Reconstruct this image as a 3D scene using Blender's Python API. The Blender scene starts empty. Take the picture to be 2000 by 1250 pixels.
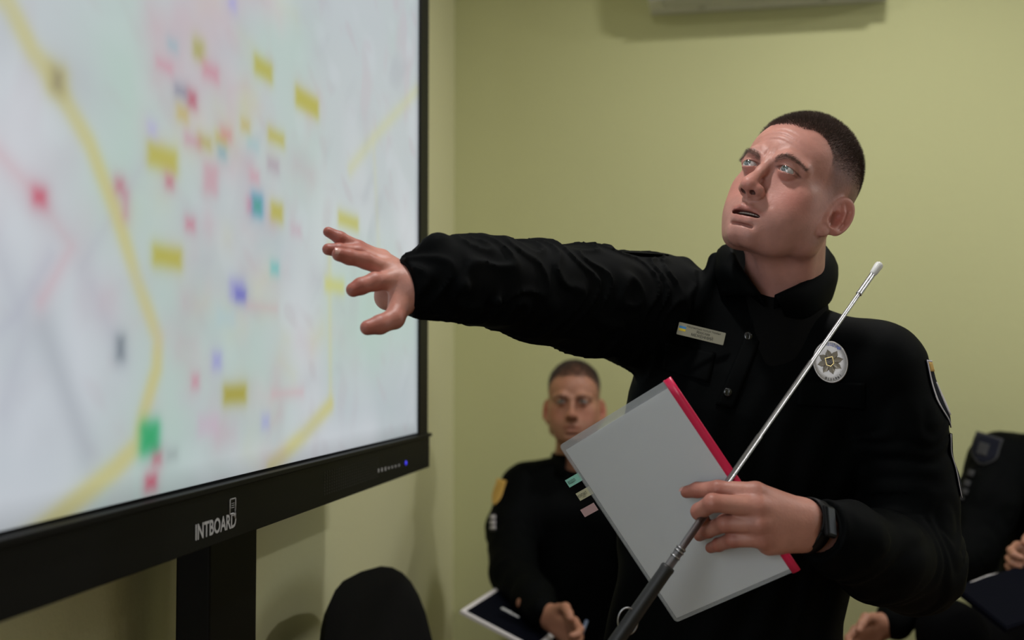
import bpy, math, random
import numpy as np
from mathutils import Vector, Matrix
random.seed(7); rng = np.random.default_rng(7)
sc = bpy.context.scene
col = sc.collection

# ------------------------------------------------------------------ camera, light, exposure
FPX = 2120.0
CAM = np.array([0.0, 0.0, 1.40])
A_, P_ = math.radians(10.9), math.radians(2.16)
CF = np.array([-math.sin(A_)*math.cos(P_), math.cos(A_)*math.cos(P_), math.sin(P_)])
CR = np.array([math.cos(A_), math.sin(A_), 0.0])
CU = np.cross(CR, CF)
cam = bpy.data.objects.new('camera', bpy.data.cameras.new('camera'))
col.objects.link(cam); sc.camera = cam
cam.matrix_world = Matrix(((CR[0], CU[0], -CF[0], CAM[0]), (CR[1], CU[1], -CF[1], CAM[1]), (CR[2], CU[2], -CF[2], CAM[2]), (0, 0, 0, 1)))
cam.data.sensor_width = 36.0
cam.data.lens = FPX/2000*36
cam.data.clip_start = 0.02
cam.data.dof.use_dof = True
cam.data.dof.focus_distance = 1.60
cam.data.dof.aperture_fstop = 2.5
sc.view_settings.view_transform = 'Standard'; sc.view_settings.look = 'None'
sc.view_settings.gamma = 1.0; sc.view_settings.use_curve_mapping = False
sc.view_settings.exposure = 0.0
w = bpy.data.worlds.new('world'); sc.world = w; w.use_nodes = True
w.node_tree.nodes['Background'].inputs[0].default_value = (0.75, 0.85, 1.0, 1)
w.node_tree.nodes['Background'].inputs[1].default_value = 0.35

W_LEFT, Y_BACK, X_RIGHT, Y_FRONT, Z_CEIL = -0.90, 3.62, 3.6, -3.2, 3.0

def light(name, kind, loc, energy, color, size=0.2, size_y=None, aim=None, spread=None):
    l = bpy.data.lights.new(name, kind); l.energy = energy; l.color = color
    o = bpy.data.objects.new(name, l); col.objects.link(o); o.location = loc
    if kind == 'AREA':
        l.shape = 'RECTANGLE' if size_y else 'DISK'; l.size = size
        if size_y: l.size_y = size_y
        if spread: l.spread = spread
        if aim is not None:
            o.rotation_euler = (Vector(aim)-Vector(loc)).to_track_quat('-Z', 'Y').to_euler()
    elif kind == 'SPOT':
        l.shadow_soft_size = size; l.spot_size = math.radians(150); l.spot_blend = 0.8
    else:
        l.shadow_soft_size = size
    return o
# recessed ceiling lamps (each has its fitting below) and daylight panels added at two unseen side windows
LAMPS = [(0.55, 2.55, 13), (2.3, 2.3, 22), (-0.35, 1.30, 17), (2.3, 0.3, 1.5), (0.9, -1.6, 1.5)]
LAMP_AT = ['nearest the wall air conditioner', 'towards the window wall, behind the officer', 'above the interactive display', 'in the middle of the room beside the window', 'furthest from the back wall']
for i, (x, y, e) in enumerate(LAMPS):
    light('ceiling_lamp_light', 'AREA', (x, y, Z_CEIL-0.03), e, (1.0, 0.985, 0.96), size=0.15, aim=(x, y, 0))
light('added_daylight', 'AREA', (X_RIGHT-0.06, 2.3, 1.65), 10, (0.92, 0.96, 1.0), size=1.9, size_y=1.4, aim=(0, 2.2, 1.3))  # unseen source added to brighten the left wall and rim the ear and neck
light('added_daylight', 'AREA', (W_LEFT+0.03, -0.28, 1.62), 20, (0.90, 0.95, 1.0), size=1.15, size_y=1.3, aim=(1.2, 1.1, 1.5))  # unseen source added as cool front-left key for the face and paper

# ------------------------------------------------------------------ geometry helpers
def P(px, py, d): return CAM + CF*d + CR*((px-1000)/FPX*d) + CU*((625-py)/FPX*d)
def ray(px, py):
    v = CF + CR*((px-1000)/FPX) + CU*((625-py)/FPX); return v/np.linalg.norm(v)
def on_x(px, py, X): r = ray(px, py); return CAM + r*((X-CAM[0])/r[0])
def on_y(px, py, Y): r = ray(px, py); return CAM + r*((Y-CAM[1])/r[1])
def nrm(v): v = np.asarray(v, float); return v/np.linalg.norm(v)
def smin(a, b, k):
    h = np.clip(0.5+0.5*(b-a)/k, 0, 1); return b+(a-b)*h-k*h*(1-h)
def smax(a, b, k): return -smin(-a, -b, k)
def ell(p, c, r):
    q = (p-np.array(c, np.float32)); r = np.array(r, np.float32)
    a = q/r; k0 = np.sqrt((a*a).sum(1))+1e-9; b = a/r; k1 = np.sqrt((b*b).sum(1))+1e-9
    return k0*(k0-1)/k1
def cap(p, a, b, ra, rb):
    a = np.array(a, np.float32); ba = np.array(b, np.float32)-a; pa = p-a
    h = np.clip((pa@ba)/float(ba@ba), 0, 1); d = pa-h[:, None]*ba
    return np.sqrt((d*d).sum(1))-(ra+(rb-ra)*h)
def chain(p, pts, rs, k=0.004):
    d = None
    for i in range(len(pts)-1):
        c = cap(p, pts[i], pts[i+1], rs[i], rs[i+1]); d = c if d is None else smin(d, c, k)
    return d
def wob(p, f, s=0.0):
    x, y, z = p[:, 0]*f, p[:, 1]*f, p[:, 2]*f
    return (np.sin(x*1.7+1.3*np.sin(y*1.1+s)+s)+np.sin(y*1.9+1.4*np.sin(z*1.3+2*s)+1.7*s)+np.sin(z*1.5+1.2*np.sin(x*1.2+3*s)+2.3*s))/3.0

def mesh_sdf(f, lo, hi, h, B=8, slack=1.5):
    lo = np.array(lo, float); hi = np.array(hi, float)
    nb = np.ceil((hi-lo)/(h*B)).astype(int)+1; n = nb*B
    bi = np.stack(np.meshgrid(*[np.arange(k) for k in nb], indexing='ij'), -1).reshape(-1, 3)
    cen = lo+(bi*B+B/2.0)*h
    dc = f(cen.astype(np.float32))
    G = np.repeat(np.repeat(np.repeat(np.sign(dc).reshape(nb), B, 0), B, 1), B, 2).astype(np.float32)*0.1
    keep = bi[np.abs(dc) < B*h*0.87*slack+0.004]
    off = np.stack(np.meshgrid(*[np.arange(B)]*3, indexing='ij'), -1).reshape(-1, 3)
    for s in range(0, len(keep), 400):
        k = keep[s:s+400]; idx = (k[:, None, :]*B+off[None]).reshape(-1, 3)
        G[idx[:, 0], idx[:, 1], idx[:, 2]] = f((lo+idx*h).astype(np.float32))
    S = G < 0
    c = S[:-1, :-1, :-1].astype(np.int8)
    for dx, dy, dz in [(1,0,0),(0,1,0),(0,0,1),(1,1,0),(1,0,1),(0,1,1),(1,1,1)]:
        c = c+S[dx:n[0]-1+dx, dy:n[1]-1+dy, dz:n[2]-1+dz]
    ci = np.argwhere((c > 0) & (c < 8))
    vid = -np.ones(c.shape, np.int32); vid[ci[:, 0], ci[:, 1], ci[:, 2]] = np.arange(len(ci))
    acc = np.zeros((len(ci), 3)); cnt = np.zeros(len(ci))
    cor = [(0,0,0),(1,0,0),(0,1,0),(1,1,0),(0,0,1),(1,0,1),(0,1,1),(1,1,1)]
    for a in cor:
        for ax in range(3):
            if a[ax]: continue
            b = list(a); b[ax] = 1
            va = G[ci[:, 0]+a[0], ci[:, 1]+a[1], ci[:, 2]+a[2]]; vb = G[ci[:, 0]+b[0], ci[:, 1]+b[1], ci[:, 2]+b[2]]
            m = (va < 0) != (vb < 0)
            t = np.where(m, va/np.where(m, va-vb, 1), 0)
            q = np.tile(np.array(a, float), (len(ci), 1)); q[:, ax] = t
            acc[m] += q[m]; cnt[m] += 1
    V = lo+(ci+acc/cnt[:, None])*h
    quads = []
    for ax in range(3):
        o1, o2 = [(1, 2), (2, 0), (0, 1)][ax]
        sl = [slice(1, None)]*3; sl[ax] = slice(None, -1)
        a = S[1:-1 if 0 else None, :, :] if False else S
        A = a[tuple(slice(1, n[i]-1) if i != ax else slice(0, n[i]-1) for i in range(3))]
        Bm = a[tuple(slice(1, n[i]-1) if i != ax else slice(1, n[i]) for i in range(3))]
        e = np.argwhere(A != Bm); inside = A[e[:, 0], e[:, 1], e[:, 2]]
        base = e.copy()
        for i in range(3):
            if i != ax: base[:, i] += 1
        def g(d1, d2):
            q = base.copy(); q[:, o1] -= d1; q[:, o2] -= d2; return vid[q[:, 0], q[:, 1], q[:, 2]]
        q4 = np.stack([g(1, 1), g(0, 1), g(0, 0), g(1, 0)], 1)
        q4[~inside] = q4[~inside][:, ::-1]
        quads.append(q4)
    Q = np.concatenate(quads); Q = Q[(Q >= 0).all(1)]
    return V, Q
def relax(V, Q, it=1, w=0.5):
    for _ in range(it):
        acc = np.zeros_like(V); cnt = np.zeros(len(V))
        for i in range(4):
            j = (i+1) % 4
            for a_, b_ in ((i, j), (j, i)):
                for k in range(3): acc[:, k] += np.bincount(Q[:, a_], V[Q[:, b_], k], len(V))
                cnt += np.bincount(Q[:, a_], minlength=len(V))
        V = V+(acc/np.maximum(cnt, 1)[:, None]-V)*w
    return V
def march(o, d, f, t0=0.0, tmax=5.0, fac=0.8):
    d = nrm(d); t = t0; best = (9, t0)
    for _ in range(200):
        v = float(f((np.array(o)+d*t)[None].astype(np.float32))[0])
        if v < best[0]: best = (v, t)
        if v < 2e-4: break
        t += v*fac
        if t > tmax: break
    return np.array(o)+d*best[1]      # the first point touched, or the nearest pass
def grad(f, p, e=0.002):
    q = np.array([p+np.eye(3)[i]*s*e for i in range(3) for s in (1, -1)], np.float32); v = f(q)
    return nrm([v[0]-v[1], v[2]-v[3], v[4]-v[5]])

# ------------------------------------------------------------------ materials
def mat(name, color=(0.5, 0.5, 0.5), rough=0.6, metal=0.0, bump=None, attr=False, sss=0.0, var=None, spec=0.5, emit=None, alpha=1.0, trans=0.0, sheen=0.0, coat=0.0):
    m = bpy.data.materials.new(name); m.use_nodes = True; nt = m.node_tree; b = nt.nodes['Principled BSDF']
    N = nt.nodes.new; L = nt.links.new
    b.inputs['Base Color'].default_value = (*color, 1); b.inputs['Roughness'].default_value = rough
    b.inputs['Metallic'].default_value = metal; b.inputs['Specular IOR Level'].default_value = spec
    b.inputs['Alpha'].default_value = alpha; b.inputs['Transmission Weight'].default_value = trans
    b.inputs['Sheen Weight'].default_value = sheen; b.inputs['Coat Weight'].default_value = coat
    tc = N('ShaderNodeTexCoord'); src = None
    if attr:
        at = N('ShaderNodeAttribute'); at.attribute_name = 'Col'; src = at.outputs['Color']
    if var:   # (scale, amount): mottled albedo
        nz = N('ShaderNodeTexNoise'); nz.inputs['Scale'].default_value = var[0]; nz.inputs['Detail'].default_value = 4
        L(tc.outputs['Object'], nz.inputs['Vector'])
        mr = N('ShaderNodeMapRange'); mr.inputs[3].default_value = 1-var[1]; mr.inputs[4].default_value = 1+var[1]
        mr.inputs[1].default_value = 0.3; mr.inputs[2].default_value = 0.7
        L(nz.outputs[0], mr.inputs[0])
        mx = N('ShaderNodeVectorMath'); mx.operation = 'SCALE'
        if src: L(src, mx.inputs[0])
        else: mx.inputs[0].default_value = color
        L(mr.outputs[0], mx.inputs['Scale']); src = mx.outputs[0]
    if src: L(src, b.inputs['Base Color'])
    if emit:
        b.inputs['Emission Strength'].default_value = emit[1]
        if emit[0] == 'attr': L(src, b.inputs['Emission Color']); nt.links.remove(b.inputs['Base Color'].links[0])
        else: b.inputs['Emission Color'].default_value = (*emit[0], 1)
    if bump:  # (scale, strength, distance)
        nz = N('ShaderNodeTexNoise'); nz.inputs['Scale'].default_value = bump[0]; nz.inputs['Detail'].default_value = 5
        L(tc.outputs['Object'], nz.inputs['Vector'])
        bp = N('ShaderNodeBump'); bp.inputs['Strength'].default_value = bump[1]; bp.inputs['Distance'].default_value = bump[2]
        L(nz.outputs[0], bp.inputs['Height']); L(bp.outputs[0], b.inputs['Normal'])
    if sss:
        b.inputs['Subsurface Weight'].default_value = sss; b.inputs['Subsurface Scale'].default_value = 0.006
        b.inputs['Subsurface Radius'].default_value = (1.0, 0.35, 0.2)
    return m
M = dict(
    wall=mat('green_wall_paint', (0.56, 0.56, 0.30), 0.75, bump=(60, 0.25, 0.004), var=(1.3, 0.02), spec=0.3),
    wall2=mat('cream_wall_paint', (0.72, 0.70, 0.44), 0.75, bump=(60, 0.25, 0.004), var=(1.3, 0.02), spec=0.3),
    ceil=mat('white_ceiling', (0.75, 0.75, 0.73), 0.9), floor=mat('laminate_floor', (0.22, 0.14, 0.09), 0.45, var=(6, 0.25)),
    base=mat('baseboard_wood', (0.25, 0.17, 0.11), 0.5), plastic=mat('black_bezel_plastic', (0.004, 0.004, 0.004), 0.5, spec=0.15, bump=(900, 0.1, 0.0005)),
    plastic2=mat('dark_plastic', (0.02, 0.02, 0.021), 0.5), greytxt=mat('grey_print', (0.42, 0.42, 0.44), 0.5),
    screen=mat('lit_map_screen', (0.01, 0.01, 0.01), 0.35, attr=True, emit=('attr', 1.0)),
    led=mat('blue_led', (0.01, 0.01, 0.3), 0.3, emit=((0.06, 0.05, 0.9), 1.0)),
    acwhite=mat('white_unit_plastic', (0.62, 0.62, 0.62), 0.35), acgrey=mat('unit_underside', (0.45, 0.45, 0.42), 0.5),
    skin=mat('skin', rough=0.47, attr=True, sss=0.12, var=(55, 0.07), bump=(260, 0.35, 0.0012), spec=0.4),
    skin2=mat('tanned_skin', rough=0.5, attr=True, sss=0.1, var=(50, 0.06), spec=0.4),
    hair=mat('dark_brown_hair', (0.095, 0.063, 0.050), 0.6, var=(300, 0.35)), hair2=mat('grey_brown_hair', (0.085, 0.07, 0.058), 0.6, var=(200, 0.3)),
    brow=mat('brown_eyebrow', (0.10, 0.066, 0.050), 0.7),
    cloth=mat('black_uniform_cloth', (0.0009, 0.0013, 0.0015), 0.7, bump=(900, 0.4, 0.0006), spec=0.045),
    cloth2=mat('black_trouser_cloth', (0.0015, 0.0015, 0.002), 0.9, bump=(700, 0.4, 0.0006), spec=0.05),
    tshirt=mat('black_undershirt', (0.004, 0.004, 0.004), 0.95, spec=0.1),
    thread=mat('dark_thread', (0.02, 0.022, 0.024), 0.8), button=mat('black_button', (0.01, 0.01, 0.01), 0.18, coat=0.5),
    boot=mat('black_leather', (0.012, 0.012, 0.012), 0.35), eye=mat('eyeball', rough=0.08, attr=True, coat=0.8), tooth=mat('teeth', (0.46, 0.41, 0.36), 0.35),
    steel=mat('polished_steel', (0.36, 0.36, 0.37), 0.36, metal=1.0), steel2=mat('brushed_badge_metal', (0.42, 0.39, 0.37), 0.42, metal=0.75, bump=(300, 0.3, 0.0006)),
    plate=mat('nickel_name_plate', (0.50, 0.48, 0.40), 0.42, metal=0.55, bump=(500, 0.2, 0.0004)),
    antique=mat('antique_metal', (0.26, 0.225, 0.175), 0.35, metal=0.7, bump=(200, 0.3, 0.001)), gold=mat('gold_trim', (0.62, 0.47, 0.2), 0.35, metal=0.8),
    ink=mat('black_ink', (0.03, 0.03, 0.03), 0.6), flagb=mat('flag_blue', (0.06, 0.27, 0.62), 0.5), flagy=mat('flag_yellow', (0.75, 0.58, 0.05), 0.5),
    enamel=mat('blue_enamel', (0.03, 0.07, 0.42), 0.3), paper=mat('white_paper', (0.78, 0.79, 0.80), 0.55, var=(9, 0.02)),
    film=mat('clear_folder_film', (0.60, 0.63, 0.66), 0.3, alpha=0.22), red=mat('red_slide_binder', (0.62, 0.012, 0.07), 0.33),
    tabg=mat('mint_sticky_tab', (0.30, 0.66, 0.56), 0.6), taby=mat('cream_sticky_tab', (0.58, 0.56, 0.38), 0.6), tabp=mat('pink_sticky_tab', (0.55, 0.36, 0.37), 0.6),
    grip=mat('black_rubber_grip', (0.008, 0.008, 0.008), 0.5), tipw=mat('white_rubber_tip', (0.72, 0.71, 0.70), 0.4),
    watchglass=mat('watch_glass', (0.012, 0.014, 0.016), 0.35, spec=0.25), strap=mat('black_rubber_strap', (0.003, 0.003, 0.0035), 0.5, spec=0.15),
    fabric=mat('black_chair_fabric', (0.004, 0.004, 0.004), 0.95, bump=(500, 0.6, 0.001), spec=0.15), frame=mat('black_tube_steel', (0.015, 0.015, 0.015), 0.35),
    navy=mat('navy_folder_cover', (0.001, 0.0015, 0.005), 0.8, spec=0.06), silver=mat('silver_print', (0.45, 0.45, 0.47), 0.4), white=mat('white_edge', (0.68, 0.64, 0.66), 0.5),
    patchgold=mat('gold_embroidery', (0.55, 0.33, 0.08), 0.8), patchwhite=mat('silver_embroidery', (0.50, 0.47, 0.50), 0.8), patchdark=mat('navy_embroidery', (0.008, 0.009, 0.016), 0.9, spec=0.1),
    patchgrey=mat('grey_embroidery', (0.04, 0.04, 0.043), 0.9, spec=0.1), lamp=mat('lamp_diffuser', (0.9, 0.9, 0.9), 0.5, emit=((1.0, 0.96, 0.9), 6.0)), metalw=mat('white_metal', (0.7, 0.7, 0.7), 0.4),
    penblue=mat('pen_body', (0.10, 0.13, 0.2), 0.3), glass=mat('window_glass', (0.9, 0.95, 1.0), 0.02, trans=1.0),
)
# ------------------------------------------------------------------ objects
def link(o, parent=None):
    col.objects.link(o)
    if parent is not None: o.parent = parent; o.matrix_parent_inverse = Matrix.Translation(-Vector(parent.location))
    return o
def thing(name, label, cat, loc, group=None):
    o = bpy.data.objects.new(name, None); o.empty_display_size = 0.1; col.objects.link(o); o.location = Vector(loc)
    o['label'] = label; o['category'] = cat
    if group: o['group'] = group
    return o
def mobj(name, V, Fc, m, parent=None, smooth=True, colors=None, label=None, bevel=0.0, subsurf=0, auto=None):
    me = bpy.data.meshes.new(name)
    if isinstance(Fc, np.ndarray):
        k = Fc.shape[1]; me.vertices.add(len(V)); me.vertices.foreach_set('co', np.asarray(V, np.float32).ravel())
        me.loops.add(Fc.size); me.loops.foreach_set('vertex_index', Fc.ravel().astype(np.int32))
        me.polygons.add(len(Fc)); me.polygons.foreach_set('loop_start', np.arange(0, Fc.size, k, dtype=np.int32))
        me.polygons.foreach_set('loop_total', np.full(len(Fc), k, np.int32)); me.update(calc_edges=True); me.validate()
    else:
        me.from_pydata([tuple(map(float, v)) for v in V], [], [tuple(map(int, f)) for f in Fc]); me.update()
    if colors is not None:
        a = me.color_attributes.new('Col', 'FLOAT_COLOR', 'POINT')
        a.data.foreach_set('color', np.c_[colors, np.ones(len(colors))].astype(np.float32).ravel())
    me.polygons.foreach_set('use_smooth', np.full(len(me.polygons), smooth)); me.materials.append(m)
    o = bpy.data.objects.new(name, me); link(o, parent)
    if label: o['label'] = label
    if bevel:
        b = o.modifiers.new('bevel', 'BEVEL'); b.width = bevel; b.segments = 3; b.limit_method = 'ANGLE'
    if subsurf:
        s = o.modifiers.new('subd', 'SUBSURF'); s.levels = s.render_levels = subsurf
    return o
BOXF = [(0,3,2,1),(4,5,6,7),(0,1,5,4),(1,2,6,5),(2,3,7,6),(3,0,4,7)]
def boxv(lo, hi):
    x0, y0, z0 = lo; x1, y1, z1 = hi
    return [(x0,y0,z0),(x1,y0,z0),(x1,y1,z0),(x0,y1,z0),(x0,y0,z1),(x1,y0,z1),(x1,y1,z1),(x0,y1,z1)]
def box(name, lo, hi, m, parent=None, bevel=0.0, **k):
    return mobj(name, boxv(lo, hi), BOXF, m, parent, smooth=False, bevel=bevel, **k)
class MB:
    def __init__(s): s.v = []; s.f = []
    def add(s, V, Fc):
        n = len(s.v); s.v += [tuple(map(float, v)) for v in V]; s.f += [tuple(int(i)+n for i in f) for f in Fc]; return s
    def box(s, lo, hi): return s.add(boxv(lo, hi), BOXF)
    def obox(s, c, ax, ay, az):
        c, ax, ay, az = map(np.asarray, (c, ax, ay, az))
        V = [c+sx*ax+sy*ay+sz*az for sz in (-1, 1) for sx, sy in ((-1,-1),(1,-1),(1,1),(-1,1))]
        return s.add(V, BOXF)
    def tube(s, pts, r, n=12, caps=True):
        pts = [np.asarray(p, float) for p in pts]; rs = r if hasattr(r, '__len__') else [r]*len(pts)
        V = []; up = None
        for i, p in enumerate(pts):
            d = nrm(pts[min(i+1, len(pts)-1)]-pts[max(i-1, 0)])
            if up is None: up = np.array([0, 0, 1.]) if abs(d[2]) < .9 else np.array([1., 0, 0])
            a = nrm(np.cross(up, d)); b = np.cross(d, a); up = b
            V += [p+rs[i]*(math.cos(2*math.pi*k/n)*a+math.sin(2*math.pi*k/n)*b) for k in range(n)]
        Fc = [(i*n+k, i*n+(k+1) % n, (i+1)*n+(k+1) % n, (i+1)*n+k) for i in range(len(pts)-1) for k in range(n)]
        if caps: Fc += [tuple(range(n))[::-1], tuple((len(pts)-1)*n+k for k in range(n))]
        return s.add(V, Fc)
    def prism(s, poly, o, u, v, t):   # flat outline in the plane (o,u,v) extruded by vector t
        o, u, v, t = map(np.asarray, (o, u, v, t)); n = len(poly)
        V = [o+x*u+y*v for x, y in poly]+[o+x*u+y*v+t for x, y in poly]
        return s.add(V, [tuple(range(n))[::-1], tuple(range(n, 2*n))]+[(i, (i+1) % n, n+(i+1) % n, n+i) for i in range(n)])
    def grid(s, G, thick=0.0):   # G[i][j] points; a sheet, optionally given thickness along its normal
        G = np.asarray(G, float); a, b = G.shape[:2]
        if thick:
            du = np.gradient(G, axis=0); dv = np.gradient(G, axis=1); nn = np.cross(du, dv); nn /= np.linalg.norm(nn, axis=2, keepdims=True)+1e-12
            H = G-nn*thick
        V = list(G.reshape(-1, 3)); Fc = [(i*b+j, (i+1)*b+j, (i+1)*b+j+1, i*b+j+1) for i in range(a-1) for j in range(b-1)]
        if thick:
            n = a*b; V += list(H.reshape(-1, 3)); Fc += [tuple(n+q for q in f[::-1]) for f in list(Fc)]
            ring = [(i, 0) for i in range(a)]+[(a-1, j) for j in range(1, b)]+[(i, b-1) for i in range(a-2, -1, -1)]+[(0, j) for j in range(b-2, 0, -1)]
            r = [i*b+j for i, j in ring]
            Fc += [(r[k], r[(k+1) % len(r)], n+r[(k+1) % len(r)], n+r[k])[::-1] for k in range(len(r))]
        return s.add(V, Fc)
    def build(s, name, m, parent=None, **k): return mobj(name, s.v, s.f, m, parent, **k)
def text_mesh(name, body, o, u, v, size, m, parent, align='CENTER', depth=0.0003, bold=0.0, sx=1.0, warp=None, lift=None):
    cu = bpy.data.curves.new(name, 'FONT'); cu.body = body; cu.size = 1.0; cu.align_x = align; cu.align_y = 'CENTER'; cu.offset = bold; cu.resolution_u = 3
    t = bpy.data.objects.new(name, cu); col.objects.link(t)
    me = bpy.data.meshes.new_from_object(t.evaluated_get(bpy.context.evaluated_depsgraph_get()))
    bpy.data.objects.remove(t)
    u = nrm(u); v = nrm(v); n = np.cross(u, v); V = []
    for q in me.vertices:
        x, y = q.co.x*size*sx, q.co.y*size
        if warp: x, y = warp(x, y)
        V.append(np.asarray(o)+u*x+v*y+n*depth)
    Fc = [tuple(p.vertices) for p in me.polygons]; bpy.data.meshes.remove(me)
    return mobj(name, V, Fc, m, parent, smooth=False)
def struct(o): o['kind'] = 'structure'; return o

# ------------------------------------------------------------------ room
struct(box('floor', (W_LEFT-.1, Y_FRONT-.1, -0.1), (X_RIGHT+.1, Y_BACK+.1, 0), M['floor']))
struct(box('ceiling', (W_LEFT-.1, Y_FRONT-.1, Z_CEIL), (X_RIGHT+.1, Y_BACK+.1, Z_CEIL+.1), M['ceil']))
wl_ = MB(); wl_.box((W_LEFT-.1, Y_FRONT-.1, 0), (W_LEFT, Y_BACK, .9)).box((W_LEFT-.1, Y_FRONT-.1, 2.35), (W_LEFT, Y_BACK, Z_CEIL))
wl_.box((W_LEFT-.1, Y_FRONT-.1, .9), (W_LEFT, -.92, 2.35)).box((W_LEFT-.1, .36, .9), (W_LEFT, Y_BACK, 2.35))
struct(wl_.build('wall_left', M['wall2'], smooth=False))
w2_ = MB()
for y in (-.92, -.305, .31): w2_.box((W_LEFT-.07, y, .9), (W_LEFT, y+.05, 2.35))
w2_.box((W_LEFT-.07, -.92, .9), (W_LEFT, .36, .96)).box((W_LEFT-.07, -.92, 2.29), (W_LEFT, .36, 2.35))
win2 = struct(w2_.build('added_window_2', M['metalw'], smooth=False))  # unseen window added to carry the front-left key light
box('pane', (W_LEFT-.04, -.9, .93), (W_LEFT-.034, .34, 2.32), M['glass'], win2)
struct(box('wall_back', (W_LEFT-.1, Y_BACK, 0), (X_RIGHT+.1, Y_BACK+.1, Z_CEIL), M['wall']))
struct(box('wall_front', (W_LEFT-.1, Y_FRONT-.1, 0), (X_RIGHT+.1, Y_FRONT, Z_CEIL), M['wall']))
wr = MB(); wr.box((X_RIGHT, Y_FRONT, 0), (X_RIGHT+.1, Y_BACK, .9)).box((X_RIGHT, Y_FRONT, 2.4), (X_RIGHT+.1, Y_BACK, Z_CEIL))
wr.box((X_RIGHT, Y_FRONT, .9), (X_RIGHT+.1, 1.25, 2.4)).box((X_RIGHT, 3.38, .9), (X_RIGHT+.1, Y_BACK, 2.4))
struct(wr.build('wall_right', M['wall'], smooth=False))
wf = MB()
for y in (1.25, 2.3, 3.33): wf.box((X_RIGHT+.0, y, .9), (X_RIGHT+.07, y+.05, 2.4))
wf.box((X_RIGHT, 1.25, .9), (X_RIGHT+.07, 3.38, .96)).box((X_RIGHT, 1.25, 2.34), (X_RIGHT+.07, 3.38, 2.4))
win = struct(wf.build('added_window_1', M['metalw'], smooth=False))  # unseen window added where its light reaches the left wall
box('pane', (X_RIGHT+.03, 1.27, .93), (X_RIGHT+.036, 3.36, 2.37), M['glass'], win)
for nm, lo, hi in (('left', (W_LEFT, Y_FRONT, 0), (W_LEFT+.015, Y_BACK, .08)), ('back', (W_LEFT, Y_BACK-.015, 0), (X_RIGHT, Y_BACK, .08)), ('right', (X_RIGHT-.015, Y_FRONT, 0), (X_RIGHT, Y_BACK, .08))):
    struct(box('baseboard_'+nm, lo, hi, M['base']))
for i, (x, y, e) in enumerate(LAMPS):
    t = thing('ceiling_lamp', 'round white recessed ceiling lamp '+LAMP_AT[i], 'lamp', (x, y, Z_CEIL), 'recessed ceiling lamps')
    MB().tube([(x, y, Z_CEIL), (x, y, Z_CEIL-.012)], .10, 32).build('lamp_ring', M['metalw'], t, smooth=False)
    MB().tube([(x, y, Z_CEIL-.012), (x, y, Z_CEIL-.016)], .08, 32).build('diffuser', M['lamp'], t, smooth=False)
# ------------------------------------------------------------------ interactive display on its floor stand
XD = -0.66
YR = float(on_x(836, 800, XD)[1]); YL = YR-2.02
ZB, ZR = 1.158, 1.234
SY0, SY1, SZ0, SZ1 = YL+0.07, 2.342, 1.240, 2.318
disp = thing('interactive_display', 'large black interactive whiteboard display showing a blurred city map', 'display', (-0.78, (YL+YR)/2, 0))
fr = MB()
fr.box((XD-.085, YL, ZR), (XD, SY0, SZ1+.07)).box((XD-.085, SY1, ZR), (XD, YR, SZ1+.07)).box((XD-.085, YL, SZ1), (XD, YR, SZ1+.07))
fr.box((XD-.085, YL, ZR), (XD-.02, YR, SZ1+.06))
fr.build('bezel', M['plastic'], disp, smooth=False, bevel=.0015)
lowb = MB(); lowb.box((XD-.085, YL, ZB), (XD+.004, YR, ZR-.002)); lowb.box((XD-.08, YL, ZR-.006), (XD+.010, YR, ZR+.002))
lowb.build('lower_bezel', M['plastic'], disp, smooth=False, bevel=.0015)
box('back_shell', (XD-.10, YL+.15, ZB+.06), (XD-.085, YR-.15, SZ1-.05), M['plastic2'], disp)
# map picture: every shape is set out in metres on the panel
NU, NV = 460, 262
uu, vv = np.meshgrid(np.linspace(SY0, SY1, NU), np.linspace(SZ0, SZ1, NV), indexing='ij')
def srgb(r, g, b):
    c = np.array([r, g, b], float)/255; return np.where(c <= .04045, c/12.92, ((c+.055)/1.055)**2.4)
def pan(px, py): q = on_x(px, py, XD); return q[1], q[2]
pic = np.zeros((NU, NV, 3))+np.array([203, 209, 213.])
def mixin(mask, rgb): global pic; pic = pic*(1-mask[..., None])+np.array(rgb, float)*mask[..., None]
def soft(d, s): return 1/(1+np.exp(np.clip(d/s, -30, 30)))
def vnoise(f, seed):
    r = np.random.default_rng(seed); a = np.zeros_like(uu)
    for _ in range(14):
        k = r.normal(size=2)*f; a += np.sin(uu*k[0]+vv*k[1]+r.uniform(0, 6.28))
    return a/math.sqrt(14)
for (c, f, amp, s, th) in [((224, 224, 230), 9, .75, 1, .1), ((196, 210, 206), 14, .5, 2, .4), ((206, 196, 204), 26, .55, 3, .5), ((188, 192, 200), 34, .55, 4, .9), ((214, 218, 224), 40, .5, 5, .5), ((200, 190, 198), 60, .4, 6, .8)]:
    mixin(np.clip(vnoise(f, s)-th, 0, 1)*amp, c)
def road(pts, wid, rgb, a=1.0, s=.004):
    q = [pan(*p) for p in pts]; d = None
    for i in range(len(q)-1):
        ax, ay = q[i]; bx, by = q[i+1]; L2 = (bx-ax)**2+(by-ay)**2
        h = np.clip(((uu-ax)*(bx-ax)+(vv-ay)*(by-ay))/L2, 0, 1)
        e = np.hypot(uu-ax-h*(bx-ax), vv-ay-h*(by-ay)); d = e if d is None else np.minimum(d, e)
    mixin(soft(d-wid/2, s)*a, rgb)
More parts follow.
